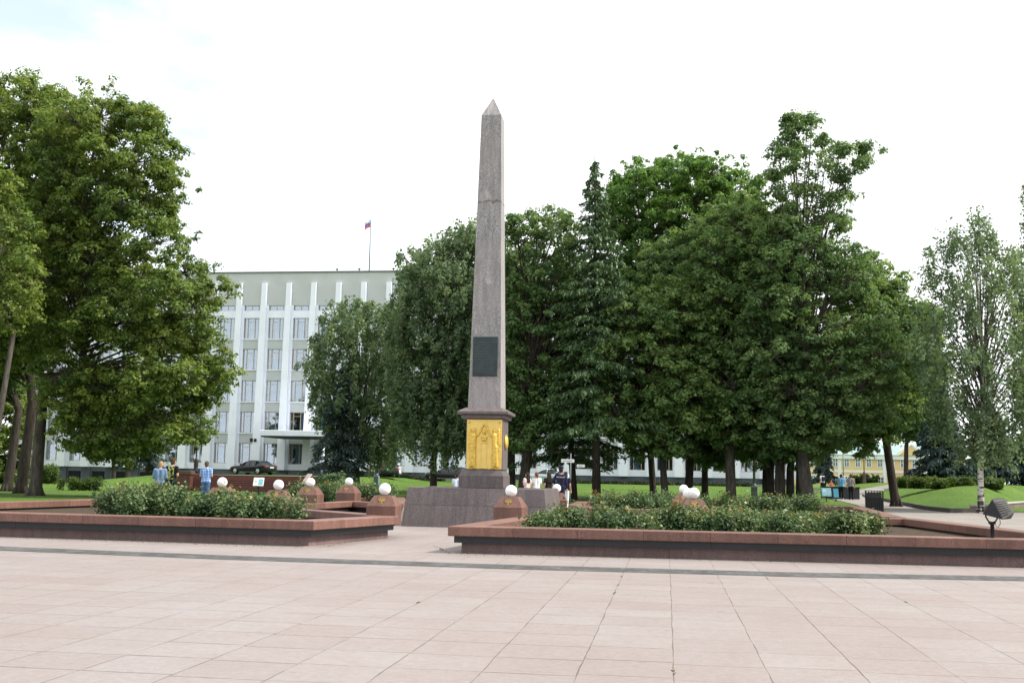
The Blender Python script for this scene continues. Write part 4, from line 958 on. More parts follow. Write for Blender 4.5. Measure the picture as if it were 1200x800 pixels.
def window(k, z0, z1, nm='window'):
    x = LX(bX0)+(k+.5)*bay; var = rr.choice([0, 0, 1, 2, 3, 4, 4]); dark = (bX0+(k+.5)*bay) > at(600, 560, FY)[0]
    if dark: var = rr.choice([2, 2, 2, 1])
    key = (round(z1-z0, 2), var, dark)
    if key not in protos:
        f, g_, c_ = window_bits(z0, z1, var, rr)
        fm = f.mesh('window'); fm.materials.append(MT['frame']); gm = g_.mesh('pane'); gm.materials.append(MT['glass'])
        cm = c_.mesh('curtain'); cm.materials.append(MT['curtain2'] if dark and rr.random() < .8 else MT['curtain']); protos[key] = (fm, gm, cm)
    fm, gm, cm = protos[key]
    o = bpy.data.objects.new('window', fm); o.location = (x, 0, LZ(z0)); link(o, bd)
    a = bpy.data.objects.new('pane', gm); link(a, o); a = bpy.data.objects.new('curtain', cm); link(a, o)
def bay_of(px_): return int(math.floor((at(px_, 520, FY)[0]-bX0)/bay))
vis = set()
for k in range(bay_of(205), bay_of(470)+1):
    for r_ in range(5): vis.add((k, r_))
for k in range(nb): vis.add((k, 0))
for k in range(bay_of(640), bay_of(780)+1): vis.add((k, 1)); vis.add((k, 2))
vis = sorted(vis)[:]
stuffF, stuffG = MB(), MB(); cnt = 0
for k in range(nb):
    for r_, (z0, z1) in enumerate(levels):
        if (k, r_) in vis and cnt < 100: window(k, z0, z1); cnt += 1
        else:
            f, g_, c_ = window_bits(z0, z1, 2, rr); x = LX(bX0)+(k+.5)*bay
            stuffF.add([(a+x, b, c+LZ(z0)) for a, b, c in f.v], f.f); stuffG.add([(a+x, b, c+LZ(z0)) for a, b, c in g_.v], g_.f)
o = stuffF.build('remaining_window_frames', MT['frame'], bd); o['kind'] = 'stuff'; o = stuffG.build('remaining_window_panes', MT['glass'], bd); o['kind'] = 'stuff'
aw_f = MB(); h_ = att[1]-att[0]
for a, b, c, d_ in ((-ww/2, ww/2, 0, .05), (-ww/2, ww/2, h_-.05, h_), (-ww/2, -ww/2+.05, .051, h_-.051), (ww/2-.05, ww/2, .051, h_-.051), (-.03, .03, .051, h_-.051)): aw_f.box(a, b, .1, .18, c, d_)
awm = aw_f.mesh('attic_window'); awm.materials.append(MT['frame']); ag = MB().box(-ww/2+.02, ww/2-.02, .135, .145, .02, h_-.02).mesh('pane'); ag.materials.append(MT['glass'])
ac = MB().box(-ww/2, ww/2, .5, .52, .0, h_).mesh('blind'); ac.materials.append(MT['curtain'])
for k in range(nb):
    o = bpy.data.objects.new('attic_window', awm); o.location = (LX(bX0)+(k+.5)*bay, 0, LZ(att[0])); link(o, bd); a = bpy.data.objects.new('pane', ag); link(a, o)
    a = bpy.data.objects.new('blind', ac); link(a, o)
bwm = MB().box(-.75, .75, -.02, .06, 0, 1.15).mesh('basement_window'); bwm.materials.append(MT['interior'])
for k in range(bay_of(40), bay_of(175)+1):
    o = bpy.data.objects.new('basement_window', bwm); o.location = (LX(bX0)+(k+.5)*bay, 0, .35); link(o, bd)
# entrance canopy
cx0, cx1 = at(308, 508, FY-7)[0], at(392, 508, FY-7)[0]; zc0 = at(340, 511, FY-7)[2]
m = MB(); m.bbox(LX(cx0), LX(cx1), -8.0, -.8, LZ(zc0), LZ(zc0)+.62, .03); m.build('entrance_canopy', MT['wallwhite'], bd)
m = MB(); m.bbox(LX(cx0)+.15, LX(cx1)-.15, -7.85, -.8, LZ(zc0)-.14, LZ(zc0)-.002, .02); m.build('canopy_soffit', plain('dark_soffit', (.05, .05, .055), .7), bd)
for x in (cx1-1.2,):
    m = MB(); m.lathe([(.16, 0), (.16, LZ(zc0)-.145-LZ(1.0))], (LX(x), -7.0, LZ(1.0)), 14); m.build('canopy_column', MT['wallwhite'], bd)
m = MB(); hx = at(300, 517, FY)[0]
m.box(LX(hx)-.45, LX(hx)-.1, -.80, -.755, LZ(zf(518)), LZ(zf(513.5))); m.box(LX(hx)+.05, LX(hx)+.35, -.80, -.755, LZ(zf(517.5)), LZ(zf(514)))
m.build('wall_plaque', MT['black'], bd)
for x in (395, 421, 461):
    m = MB(); q_ = at(x, 318, FY+1); m.tube([(LX(q_[0]), 1, LZ(zroof)+.1), (LX(q_[0]), 1, LZ(zroof)+.5)], .05, 6); m.lathe([(.02, 0), (.16, .05), (.16, .16), (.02, .22)], (LX(q_[0]), 1, LZ(zroof)+.45), 8); m.build('roof_light', MT['black'], bd)
# flag on the roof
fp = at(432.6, 318, FY+5); ft = at(435, 248.5, FY+5)
fl = empty('flagpole', (fp[0], FY+5, zroof+.1), 'thin flagpole on the roof flying a white, blue and red tricolour flag', 'flag')
m = MB(); m.tube([(0, 0, -.1), (ft[0]-fp[0], 0, ft[2]-fp[2])], [.09, .06], 8); m.build('pole', MT['steel'], fl)
top = np.array([ft[0]-fp[0], 0, ft[2]-fp[2]])
fm_ = [plain('flag_white', (.75, .75, .75), .8), plain('flag_blue', (.12, .20, .62), .8), plain('flag_red', (.75, .12, .08), .8)]
fo = None
for s_ in range(3):
    m = MB(); n = 10; V = []
    for i in range(n+1):
        u = i/n
        for w_ in (s_/3, (s_+1)/3): V.append(top+np.array([-u*.75-.02, .10*math.sin(u*6+w_*2)*u, -.05-.95*w_-u*u*.35]))
    m.add(V, [(2*i, 2*i+2, 2*i+3, 2*i+1) for i in range(n)], .5, True)
    o = m.build(('flag', 'blue_stripe', 'red_stripe')[s_], fm_[s_], fl if s_ == 0 else fo, fix=False); fo = fo or o

# ------------------------------------------------------------------ yellow house in the distance
HY = 235.0; hx0, hx1 = at(925, 560, HY)[0], at(1130, 560, HY)[0]; hz = lambda y: at(1036, y, HY)[2]; hb = hz(570)
hs = empty('yellow_house', ((hx0+hx1)/2, HY, hb), 'two storey yellow house with white trim and a green tin roof far behind the park', 'house'); hc = (hx0+hx1)/2; ze = hz(533)-hb
m = MB(); m.box(hx0-hc, hx1-hc, 0, 14, -1, ze); m.build('wall', MT['yellow'], hs)
m = MB(); m.box(hx0-hc-.1, hx1-hc+.1, -.14, -.002, hz(554)-hb, hz(551.5)-hb); m.box(hx0-hc-.2, hx1-hc+.2, -.5, -.002, ze-.9, ze)
for x in (984, 1036.7, 1082): q_ = at(x, 560, HY)[0]-hc; m.box(q_-.35, q_+.35, -.12, -.003, -.5, ze-.902)
m.build('white_trim', MT['trim'], hs)
m = MB(); zr = hz(519)-hb; a, b = hx0-hc-.5, hx1-hc+.5
m.add([(a, -.7, ze+.002), (b, -.7, ze+.002), (b, 14.7, ze+.002), (a, 14.7, ze+.002), (a+4, 7, zr), (b-4, 7, zr)], [(0, 1, 5, 4), (1, 2, 5), (2, 3, 4, 5), (3, 0, 4), (3, 2, 1, 0)])
m.build('roof', MT['tinroof'], hs)
q0, q1, qt = at(1052, 530, HY)[0]-hc, at(1082, 530, HY)[0]-hc, hz(522)-hb
m = MB(); m.plate([(q0, ze+.01), (q1, ze+.01), ((q0+q1)/2, qt+.1)], -.8, 5); m.build('pediment', MT['yellow'], hs)
m = MB(); m.plate([(q0-.4, ze-.0), (q0-.4, ze+.3), ((q0+q1)/2, qt+.4), (q1+.4, ze+.3), (q1+.4, ze), ((q0+q1)/2, qt+.12)], -1.0, -.81); m.build('pediment_trim', MT['trim'], hs)
gm_ = plain('blue_grey_glass', (.10, .14, .19), .15, .6, 0, .4, .3)
def house_window(x, y0, y1, door=False):
    q_ = at(x, 560, HY)[0]-hc; w_ = 2.1/F*HY; z0, z1 = hz(y1)-hb, hz(y0)-hb
    f = MB(); f.box(q_-w_-.18, q_+w_+.18, -.12, -.004, z0-.2, z1+.2); o = f.build('door' if door else 'window', MT['trim'], hs)
    g_ = MB(); g_.box(q_-w_, q_+w_, -.16, -.121, z0, z1); g_.build('pane', gm_ if not door else MT['black'], o)
    f = MB(); f.box(q_-.06, q_+.06, -.19, -.161, z0, z1); f.box(q_-w_, q_+w_, -.185, -.161, z0+(z1-z0)*.55, z0+(z1-z0)*.6); f.build('glazing_bar', MT['trim'], o)
for x in (940, 953, 966, 979, 992.5, 1005.5, 1018.5, 1031.5, 1045.5, 1058.5, 1072, 1085, 1098, 1111): house_window(x, 538.5, 546.8)
for x in (940, 953, 966, 979, 993, 1006, 1019, 1045, 1058, 1072, 1085, 1098, 1111): house_window(x, 559, 566)
house_window(1032, 559, 568, True)
q_ = at(1074, 560, HY-3)[0]-hc; m = MB(); m.plate([(q_-2.2, 0), (q_+2.2, 0), (q_+2.2, 2.3), (q_, 3.2), (q_-2.2, 2.3)], -4, -.2); m.build('porch', plain('brown_porch', (.22, .13, .08), .7), hs)

# ------------------------------------------------------------------ street furniture
# floodlight
fb = at(1163.2, 629, 20.6); e = empty('floodlight', (fb[0], fb[1], .27), 'black box floodlight tilted on a short pole in the right planter', 'floodlight')
m = MB(); zt = at(1163, 614.5, 20.6)[2]-.27
m.lathe([(.09, 0), (.09, .02), (.034, .025), (.034, zt), (.045, zt+.005), (.045, zt+.05), (.03, zt+.055)], n=14); m.build('pole', MT['black'], e)
m = MB()
for s_ in (-1, 1): m.tube([(0, 0, zt+.03), (s_*.06, 0, zt+.06), (s_*.105, 0, zt+.14), (s_*.095, 0, zt+.25)], .014, 8)
m.tube([(-.06, 0, zt+.03), (.06, 0, zt+.03)], .018, 8); m.build('bracket', MT['black'], e)
hd = MB(); hx_ = lambda x, y: ((x-1163.2)*20.6/F*1.01, (625-y)*20.6/F)
# side outline of the housing (prism through the depth), leaning forward
poly = [(1151, 601.8), (1162.2, 584.3), (1177, 583.6), (1179.5, 586), (1189.2, 600.5), (1185.5, 607), (1175, 609), (1169, 605.5)]
front = [(1151, 602), (1162.2, 584.4), (1177.5, 607.8)]
def fl_pt(x, y, d): q__ = at(x, y, 20.6+d); return (q__[0]-fb[0], q__[1]-fb[1], q__[2]-.27)
V = [fl_pt(1151.2, 602.2, -.05), fl_pt(1162.6, 584.6, -.02), fl_pt(1175.5, 608.6, -.20), fl_pt(1166, 583.2, .22), fl_pt(1177.5, 583.4, .16), fl_pt(1188.8, 600.8, -.04), fl_pt(1184.8, 607.6, -.10), fl_pt(1160, 600, .34), fl_pt(1180, 603, .28)]
bm = bmesh.new()
for v in V: bm.verts.new(v)
bmesh.ops.convex_hull(bm, input=bm.verts); bmesh.ops.recalc_face_normals(bm, faces=bm.faces); bmesh.ops.bevel(bm, geom=bm.edges[:], offset=.008, segments=1, affect='EDGES')
me = bpy.data.meshes.new('housing'); bm.to_mesh(me); bm.free(); me.materials.append(MT['black']); ho = link(bpy.data.objects.new('housing', me), e)
m = MB()
a, b, c, d_ = [np.array(fl_pt(*q__)) for q__ in ((1165, 588, -.06), (1176.5, 586.5, .02), (1185.5, 599, -.09), (1176.5, 602.5, -.19))]
for t in np.linspace(.08, .92, 6):
    p0, p1 = a*(1-t)+d_*t, b*(1-t)+c*t; m.tube([p0+np.array([0, -.012, .008]), p1+np.array([0, -.012, .008])], .008, 5)
m.build('cooling_fins', MT['black'], ho)
m = MB(); m.tube([fl_pt(1171.5, 607, 0), fl_pt(1172.3, 613, .02), fl_pt(1170, 617.5, .03), fl_pt(1166, 615, .02)], .006, 6); m.build('cable', MT['black'], e)
# litter bin
bp = at(1025, 598, 42); bz = tz(bp[0], 42); e = empty('litter_bin', (bp[0], 42, bz), 'black slatted litter bin with a pale flat lid beside the path', 'bin', None, R(-12))
bw_, bh = .30, at(1025, 573.2, 42)[2]-bz
m = MB(); m.bbox(-bw_-.03, bw_+.03, -bw_-.03, bw_+.03, bh-.05, bh, .012); m.build('lid', plain('pale_lid', (.42, .41, .38), .6), e)
m = MB()
for sx_ in (-1, 1):
    for sy_ in (-1, 1): m.box(sx_*bw_-.018, sx_*bw_+.018, sy_*bw_-.018, sy_*bw_+.018, 0, bh-.031)
for z in (.10, bh*.72):
    for s_ in (-1, 1): m.box(-bw_+.019, bw_-.019, s_*bw_-.01, s_*bw_+.01, z, z+.025); m.box(s_*bw_-.01, s_*bw_+.01, -bw_+.019, bw_-.019, z, z+.025)
m.build('frame', MT['black'], e)
m = MB()
for k in range(8):
    u = -bw_+.05+k*(2*bw_-.1)/7
    for s_ in (-1, 1): m.box(u-.022, u+.022, s_*(bw_+.012)-.004, s_*(bw_+.012)+.004, .09, bh*.74); m.box(s_*(bw_+.012)-.004, s_*(bw_+.012)+.004, u-.022, u+.022, .09, bh*.74)
for k in range(5):
    u = -bw_+.1+k*(2*bw_-.2)/4
    for s_ in (-1, 1): m.box(u-.008, u+.008, s_*bw_-.006, s_*bw_+.006, bh*.76, bh-.032); m.box(s_*bw_-.006, s_*bw_+.006, u-.008, u+.008, bh*.76, bh-.032)
m.build('slats', MT['black'], e)
m = MB(); m.bbox(-bw_+.04, bw_-.04, -bw_+.04, bw_-.04, .07, bh*.90, .02); m.build('liner', plain('dark_liner', (.03, .03, .032), .6), e)
# lamp posts
def lamp_post(label, x, ybase, Y, h, style, mt):
    p = at(x, ybase, Y); z = tz(p[0], Y) if style != 'wall' else at(x, ybase, Y)[2]
    e = empty('lamp_post', (p[0], Y, z), label, 'lamp post', 'lamp posts in the park')
    m = MB()
    if style == 'box': m.bbox(-.20, .20, -.20, .20, -.05, .85, .03); m.lathe([(.12, .851), (.09, 1.0)], n=12)
    else: m.lathe([(.22, -.1), (.22, .12), (.16, .2), (.19, .6), (.15, 1.0), (.08, 1.15)], n=14)
    m.build('base', mt, e)
    m = MB(); m.tube([(0, 0, 1.0), (0, 0, h)], [.085 if style == 'box' else .05, .05 if style == 'box' else .04], 12); m.build('pole', mt, e)
    m = MB()
    if style == 'ring':
        for s_ in (-1, 1): m.tube([(s_*.02+s_*.28*math.sin(a)*.9, 0, h-.25+.28*(1-math.cos(a))) for a in np.linspace(0, 2.6, 9)], .02, 6)
    m.lathe([(.05, h), (.16, h+.05), (.19, h+.35), (.10, h+.5), (.02, h+.58)], n=12); m.build('lantern', MT['globe'] if style != 'box' else mt, e)
    return e
lamp_post('grey green lamp post with a square base box among the grove trunks', 884, 583, 70, 5.2, 'box', MT['steel'])
lamp_post('lamp post with a blue grey base box on the lawn under the weeping birch', 441, 571, 84, 4.2, 'box', plain('blue_grey_metal', (.16, .20, .25), .5))
lamp_post('old style black lamp post standing beside the steps above the man in the checked shirt', 229.3, 552.5, 88, 5.0, 'wall', MT['black'])
lamp_post('slim brown lamp post with ring ornament before the yellow house', 1013, 571, 118, 4.4, 'ring', plain('brown_metal', (.10, .05, .04), .5))
lamp_post('thin grey pole above the man in the blue shirt', 988.5, 565, 112, 4.2, 'ring', MT['steel'])
# direction sign
p = at(668.3, 590, 50); z = tz(p[0], 50); e = empty('direction_sign', (p[0], 50, z), 'white direction sign with two finger boards behind the policeman', 'sign')
zt = at(668, 531, 50)[2]-z; m = MB(); m.tube([(0, 0, 0), (0, 0, zt)], .022, 10); m.build('post', MT['steel'], e)
for x0, x1, y0, y1, n_ in ((657.8, 673, 537.9, 541.6, 0), (676, 685.3, 544.2, 547.2, 1)):
    a0, a1 = at(x0, y1, 50), at(x1, y0, 50); m = MB(); m.bbox(a0[0]-p[0], a1[0]-p[0], -.055-.01*n_, -.036, a0[2]-z, a1[2]-z, .004); bo = m.build('finger_board', MT['whitepaint'], e)
    m = MB(); L_ = a1[0]-a0[0]; zz = (a0[2]+a1[2])/2-z; u = a0[0]-p[0]+.08
    while u < a1[0]-p[0]-.1: m.box(u, u+.03, -.062-.01*n_, -.056-.01*n_, zz-.022, zz+.022); u += .05
    m.build('worn_text', plain('grey_text', (.25, .25, .27), .7), bo)
# information boards
def board(label, x, y, Y, wd, ht, tilt, rz, mt, blob=None):
    p = at(x, y, Y); z = tz(p[0], Y); e = empty('info_board', (p[0], Y, z), label, 'info board', 'tilted information boards', rz)
    hz_ = p[2]-z
    m = MB(); m.box(-.03, .03, -.02, .02, 0, hz_); m.box(-wd*.3, wd*.3, -.10, .10, 0, .02); m.build('stand', MT['black'], e)
    m = MB(); m.bbox(-wd/2, wd/2, -.015, .015, -ht/2, ht/2, .006); po_ = m.build('panel', mt, e, (0, -.03, hz_)); po_.rotation_euler = (-R(tilt), 0, 0)
    if blob:
        for j, (cx, cz, w_, h__, c_) in enumerate(blob):
            m = MB(); m.box(cx-w_/2, cx+w_/2, -.020, -.0155, cz-h__/2, cz+h__/2); m.build('printed_picture', plain('print', c_, .5, .4, 0, .3, 12), po_)
    return e
paper = plain('white_board', (.72, .74, .74), .4); blue = plain('blue_print_board', (.25, .48, .60), .4, .4, 0, .25, 5); pink = plain('pinkish_board', (.55, .42, .42), .4)
board('small white information board with a blue picture in front of the steps', 303.3, 564.3, 48, .48, .40, 20, R(6), paper, [(.10, -.01, .2, .28, (.16, .42, .5)), (-.12, .02, .12, .1, (.5, .5, .48))])
board('slanted pinkish information board seen side on behind the planter globe', 359.5, 561.5, 46, .34, .62, 38, R(-38), pink)
board('light blue information board beside the two men on the path', 968.3, 576.3, 72, .60, .56, 22, R(4), blue, [(-.12, .08, .24, .22, (.45, .62, .7)), (.16, -.05, .18, .3, (.3, .52, .62))])
board('smaller blue board partly hidden behind the man in the blue shirt', 979.5, 577.5, 74, .32, .62, 22, R(4), plain('blue_board', (.06, .28, .42), .4))
# dark parapet row of boards behind the men
pa, pb = at(962, 577, 81), at(1007, 577, 81); zz = tz((pa[0]+pb[0])/2, 81); e = empty('display_stand', ((pa[0]+pb[0])/2, 81, zz), 'long dark display stand behind the two men on the path', 'stand')
hw_ = (pb[0]-pa[0])/2; m = MB(); m.bbox(-hw_, hw_, -.15, .15, 0, at(980, 570.8, 81)[2]-zz, .02); m.build('body', plain('dark_stand', (.05, .055, .065), .5), e)
m = MB(); m.bbox(-hw_-.05, hw_+.05, -.22, .22, at(980, 570.8, 81)[2]-zz+.002, at(980, 570.8, 81)[2]-zz+.05, .01); m.build('top', MT['black'], e)

# ------------------------------------------------------------------ cars
def car(label, x, y, Y, heading, paint, L=4.9, plate=True, group='cars parked by the building'):
    p = at(x, y, Y); z = tz(p[0], Y)+.01; e = empty('parked_car', (p[0], Y, z), label, 'car', group, heading)
    W = 1.84; st = np.array([-.5, -.485, -.44, -.32, -.20, -.05, .10, .22, .34, .44, .485, .5])*L      # front at -x
    belt = [.62, .74, .80, .86, .92, .93, .93, .94, .98, .98, .92, .80]; bot = [.38, .27, .22, .20, .20, .20, .20, .20, .20, .24, .32, .45]
    hwid = np.array([.66, .80, .88, .90, .91, .92, .92, .92, .91, .87, .80, .72])
    m = MB(); V = []; K = 10
    for s_, bz_, b0, hw_ in zip(st, belt, bot, hwid):
        prof = [(-hw_*.92, b0), (-hw_, b0+.10), (-hw_*1.0, (b0+bz_)*.5+.05), (-hw_*.97, bz_-.08), (-hw_*.86, bz_), (hw_*.86, bz_), (hw_*.97, bz_-.08), (hw_, (b0+bz_)*.5+.05), (hw_, b0+.10), (hw_*.92, b0)]
        V += [(s_, a, b) for a, b in prof]
    n = len(st); m.add(V, [(i*K+k, i*K+(k+1) % K, (i+1)*K+(k+1) % K, (i+1)*K+k) for i in range(n-1) for k in range(K)]+[tuple(range(K)), tuple(range((n-1)*K, n*K))[::-1]], .5, True)
    m.build('body', paint, e)
    # cabin glass and roof
    cs = np.array([-.20, -.06, .05, .20, .30, .40])*L; ch = [.93, 1.30, 1.42, 1.41, 1.28, .98]; cw = [.78, .70, .66, .65, .66, .72]; bw2 = [.80, .82, .82, .82, .80, .76]
    m = MB(); V = []
    for s_, h_, w_, b_ in zip(cs, ch, cw, bw2): V += [(s_, -b_, .90), (s_, -w_, h_-.04), (s_, w_, h_-.04), (s_, b_, .90)]
    m.add(V, [(i*4+k, i*4+k+1, i*4+5+k, i*4+4+k) for i in range(5) for k in range(3)]+[(0, 1, 2, 3), (23, 22, 21, 20)], .5); m.build('windows', MT['carglass'], e)
    m = MB(); V = []
    for s_, h_, w_ in zip(cs[1:5], ch[1:5], cw[1:5]): V += [(s_, -w_-.02, h_-.05), (s_, -w_+.08, h_+.005), (s_, w_-.08, h_+.005), (s_, w_+.02, h_-.05)]
    m.add(V, [(i*4+k, i*4+k+1, i*4+5+k, i*4+4+k) for i in range(3) for k in range(3)], .5, True)
    for i in (0, 2, 3, 4):
        for s_ in (-1, 1):
            m.tube([(cs[i], s_*(bw2[i]+.005), .90), (cs[i+1] if i != 2 else cs[i]+.05, s_*(cw[i+1]+.01), ch[i+1]-.05)], .035, 6)
    m.build('roof', paint, e)
    for sx_ in (-.315, .30):
        for s_ in (-1, 1):
            t = MB(); t.tube([(0, -.10, 0), (0, .10, 0)], .325, 22); wo = t.build('wheel', MT['rubber'], e, (sx_*L, s_*.83, .325))
            r_ = MB(); r_.tube([(0, s_*.095, 0), (0, s_*.112, 0)], .235, 18)
            for k in range(5): a = 2*math.pi*k/5; r_.tube([(0, s_*.112, 0), (.22*math.cos(a), s_*.118, .22*math.sin(a))], .025, 5)
            r_.build('rim', MT['rim'], wo)
    for s_ in (-1, 1):
        t = MB(); t.bbox(.458*L, .493*L, s_*.68-.15, s_*.68+.15, .70, .90, .03); t.build('tail_light', MT['redlight'], e)
        t = MB(); t.bbox(-.492*L, -.462*L, s_*.62-.15, s_*.62+.15, .60, .73, .03); t.build('headlight', MT['globe'], e)
        t = MB(); t.bbox(-.17*L, -.14*L, s_*.98-.08, s_*.98+.08, .93, 1.06, .02); t.build('wing_mirror', paint, e)
    if plate:
        t = MB(); t.bbox(.500*L, .506*L, -.26, .26, .66, .77, .002); t.build('number_plate', MT['whitepaint'], e)
    t = MB(); t.bbox(-.20*L, .20*L, -.925, .925, .23, .27, .006); t.build('sill_trim', MT['rim'], e)
    return e
black_p = carpaint('black_car_paint', (.012, .013, .017)); navy = carpaint('dark_blue_paint', (.02, .025, .05)); silver = carpaint('silver_blue_paint', (.42, .50, .56)); whitep = carpaint('white_car_paint', (.70, .71, .72))
car('black saloon with red tail lights parked in front of the entrance pilasters', 296.5, 555.5, 105, R(-24), black_p, 5.1)
car('dark blue saloon seen from behind under the weeping birch', 453, 557, 100, R(-68), navy, 4.7)
car('white car partly hidden behind the dark blue saloon', 459, 556, 108, R(-75), whitep, 4.6)
car('silver blue car visible between the girls and the policeman', 640, 563, 100, R(-8), silver, 4.5)
car('black car in the shade behind the dense birch trunk', 527, 560, 104, R(-15), black_p, 4.7)

# ------------------------------------------------------------------ people
def person(label, x, ytop, Y, H, facing, shirt, trousers, hair, hairlen='short', sleeve='short', pose='down', extra=None, legs='long', nod=0.0):
    p = at(x, ytop, Y); z = tz(p[0], Y); e = empty('person', (p[0], Y, z), label, 'person', 'visitors in the park', facing)
    s = H/1.76; c = lambda m, a, b, r0, r1: capsule(m, a, b, r0, r1, 10)
    arms = {}
    for q_ in (-1, 1):
        if pose == 'down': el, wr = (q_*.235, .03, 1.14), (q_*.245, -.04, .90)
        elif pose == 'front': el, wr = (q_*.235, .0, 1.15), (q_*.10, -.20, 1.10)
        elif pose == 'phone': el, wr = ((q_*.235, .02, 1.15), (q_*.07, -.20, 1.28)) if q_ > 0 else ((q_*.235, .03, 1.14), (q_*.20, -.10, .94))
        elif pose == 'hip': el, wr = ((q_*.33, .05, 1.17), (q_*.20, -.08, 1.02)) if q_ > 0 else ((q_*.235, .03, 1.14), (q_*.245, -.04, .90))
        arms[q_] = ((q_*.185, 0, 1.425), el, wr)
    stride = .05 if pose in ('down', 'hip') else .02
    leg = lambda q_: ((q_*.088, 0, .93), (q_*.092, -.015-q_*stride*.5, .50), (q_*.095, .015-q_*stride, .085))
    b = MB()
    for q_ in (-1, 1):
        h_, k_, a_ = leg(q_); c(b, h_, k_, .083, .056); c(b, k_, a_, .056, .036); c(b, (a_[0], a_[1]+.02, .04), (a_[0]*1.1, a_[1]-.16, .03), .036, .028)
        s_, el, wr = arms[q_]; c(b, s_, el, .05, .040); c(b, el, wr, .040, .027)
        d = np.array(wr)-np.array(el); d /= np.linalg.norm(d); wv = np.array(wr); pm = wv+d*.085; c(b, wv, pm, .026, .034)
        sd_ = np.cross(d, [q_*1.0, 0, 0]); sd_ = sd_/(np.linalg.norm(sd_)+1e-6)
        inn = np.array([-q_*.25, -.1, 0])
        for j, lf in enumerate((.062, .074, .070, .055)):
            r0 = pm+sd_*(j-1.5)*.019; mid = r0+d*lf*.6; c(b, r0, mid, .0095, .009); c(b, mid, mid+(d+inn)*lf*.45, .009, .008)
        c(b, wv+d*.03+sd_*.03, wv+d*.075+sd_*.055, .011, .010); c(b, wv+d*.075+sd_*.055, wv+d*.11+sd_*.045, .010, .008)
        c(b, (q_*.065, 0, 1.0), (q_*.095, -.005, 1.36), .098, .092)
    c(b, (-.075, 0, .95), (.075, 0, .95), .105, .105); c(b, (-.15, 0, 1.42), (.15, 0, 1.42), .062, .062)
    hy = -nod*.10; hzz = -nod*.03
    c(b, (0, .005, 1.42), (0, hy*.6-.01, 1.56+hzz), .056, .052)
    c(b, (0, hy+.005, 1.625+hzz), (0, hy-.0, 1.668+hzz), .088, .092); c(b, (0, hy-.045, 1.575+hzz), (0, hy-.05, 1.62+hzz), .05, .06)
    c(b, (0, hy-.10, 1.645+hzz), (0, hy-.112, 1.618+hzz), .010, .016)                   # nose
    for q_ in (-1, 1):
        c(b, (q_*.092, hy+.0, 1.615+hzz), (q_*.096, hy+.006, 1.65+hzz), .014, .018)    # ears
        c(b, (q_*.034, hy-.083, 1.66+hzz), (q_*.04, hy-.083, 1.66+hzz), .012, .012)    # brow / eye
    c(b, (-.02, hy-.095, 1.588+hzz), (.02, hy-.095, 1.588+hzz), .009, .009)
    fuse(b, 'body', MT['skin'], e, .0125, 3, s)
    g = MB()
    for q_ in (-1, 1):
        c(g, (q_*.062, 0, .96), (q_*.090, -.005, 1.36), .112, .106); s_, el, wr = arms[q_]
        el_ = np.array(s_)*.45+np.array(el)*.55 if sleeve == 'short' else np.array(el); c(g, s_, el_, .070, .062 if sleeve == 'short' else .056)
        if sleeve == 'long': c(g, el, wr, .056, .040)
    c(g, (-.08, 0, .95), (.08, 0, .95), .124, .124); c(g, (-.15, 0, 1.415), (.15, 0, 1.415), .072, .072)
    so_ = fuse(g, 'shirt', shirt, e, .016, 5, s)
    g = MB()
    for q_ in (-1, 1):
        h_, k_, a_ = leg(q_); c(g, h_, k_, .102, .076)
        if legs == 'long': c(g, k_, (a_[0], a_[1], .09), .074, .060)
    c(g, (-.075, 0, .93), (.075, 0, .93), .118, .118); fuse(g, 'trousers', trousers, e, .016, 5, s)
    g = MB()
    for q_ in (-1, 1): a_ = leg(q_)[2]; c(g, (a_[0], a_[1]+.025, .045), (a_[0]*1.1, a_[1]-.17, .036), .05, .042)
    fuse(g, 'shoes', MT['black'] if pose != 'front' else MT['whitepaint'], e, .013, 3, s)
    g = MB(); c(g, (0, hy+.022, 1.645+hzz), (0, hy+.012, 1.69+hzz), .094, .094); c(g, (0, hy+.05, 1.60+hzz), (0, hy+.03, 1.66+hzz), .07, .085)
    if hairlen == 'long':
        for q_ in (-1, 0, 1): c(g, (q_*.05, hy+.06, 1.66+hzz), (q_*.075, hy+.085, 1.28), .06, .045)
    if hairlen == 'tail': c(g, (0, hy+.10, 1.67+hzz), (0, hy+.14, 1.60), .035, .03); c(g, (0, hy+.14, 1.60), (0, hy+.11, 1.42), .03, .015)
    fuse(g, 'hair' if hairlen != 'cap' else 'cap', hair, e, .014, 3, s)
    if extra: extra(e, s, so_)
    return e
def cloth(n, c_, v=.15, sc=9): return plain(n, c_, .85, .15, 0, v, sc)
def checked():
    k = M('blue_checked_cloth', .85, .15); x, y, z = k.sep(k.coord())
    a = k.math('GREATER_THAN', k.math('FRACT', k.math('MULTIPLY', x, 15)), .5); b = k.math('GREATER_THAN', k.math('FRACT', k.math('MULTIPLY', z, 15)), .5)
    k.color(k.ramp(k.math('MULTIPLY', k.math('ADD', a, b), .5), [(0, (.55, .66, .78)), (.5, (.10, .25, .62)), (1, (.02, .07, .35))])); return k.m
def printed():
    k = M('black_cloth_with_yellow_print', .85, .15); x, y, z = k.sep(k.coord())
    n = k.noise(11, 3, .6); mk_ = k.math('MULTIPLY', k.math('MULTIPLY', k.math('GREATER_THAN', n, .5), k.math('LESS_THAN', k.math('ABSOLUTE', k.math('ADD', x, 0)), .13)), k.math('MULTIPLY', k.math('LESS_THAN', k.math('ABSOLUTE', k.math('SUBTRACT', z, 1.3)), .24), k.math('GREATER_THAN', y, .02)))
    k.color(k.mix(mk_, (.012, .012, .015), (.36, .38, .12))); return k.m
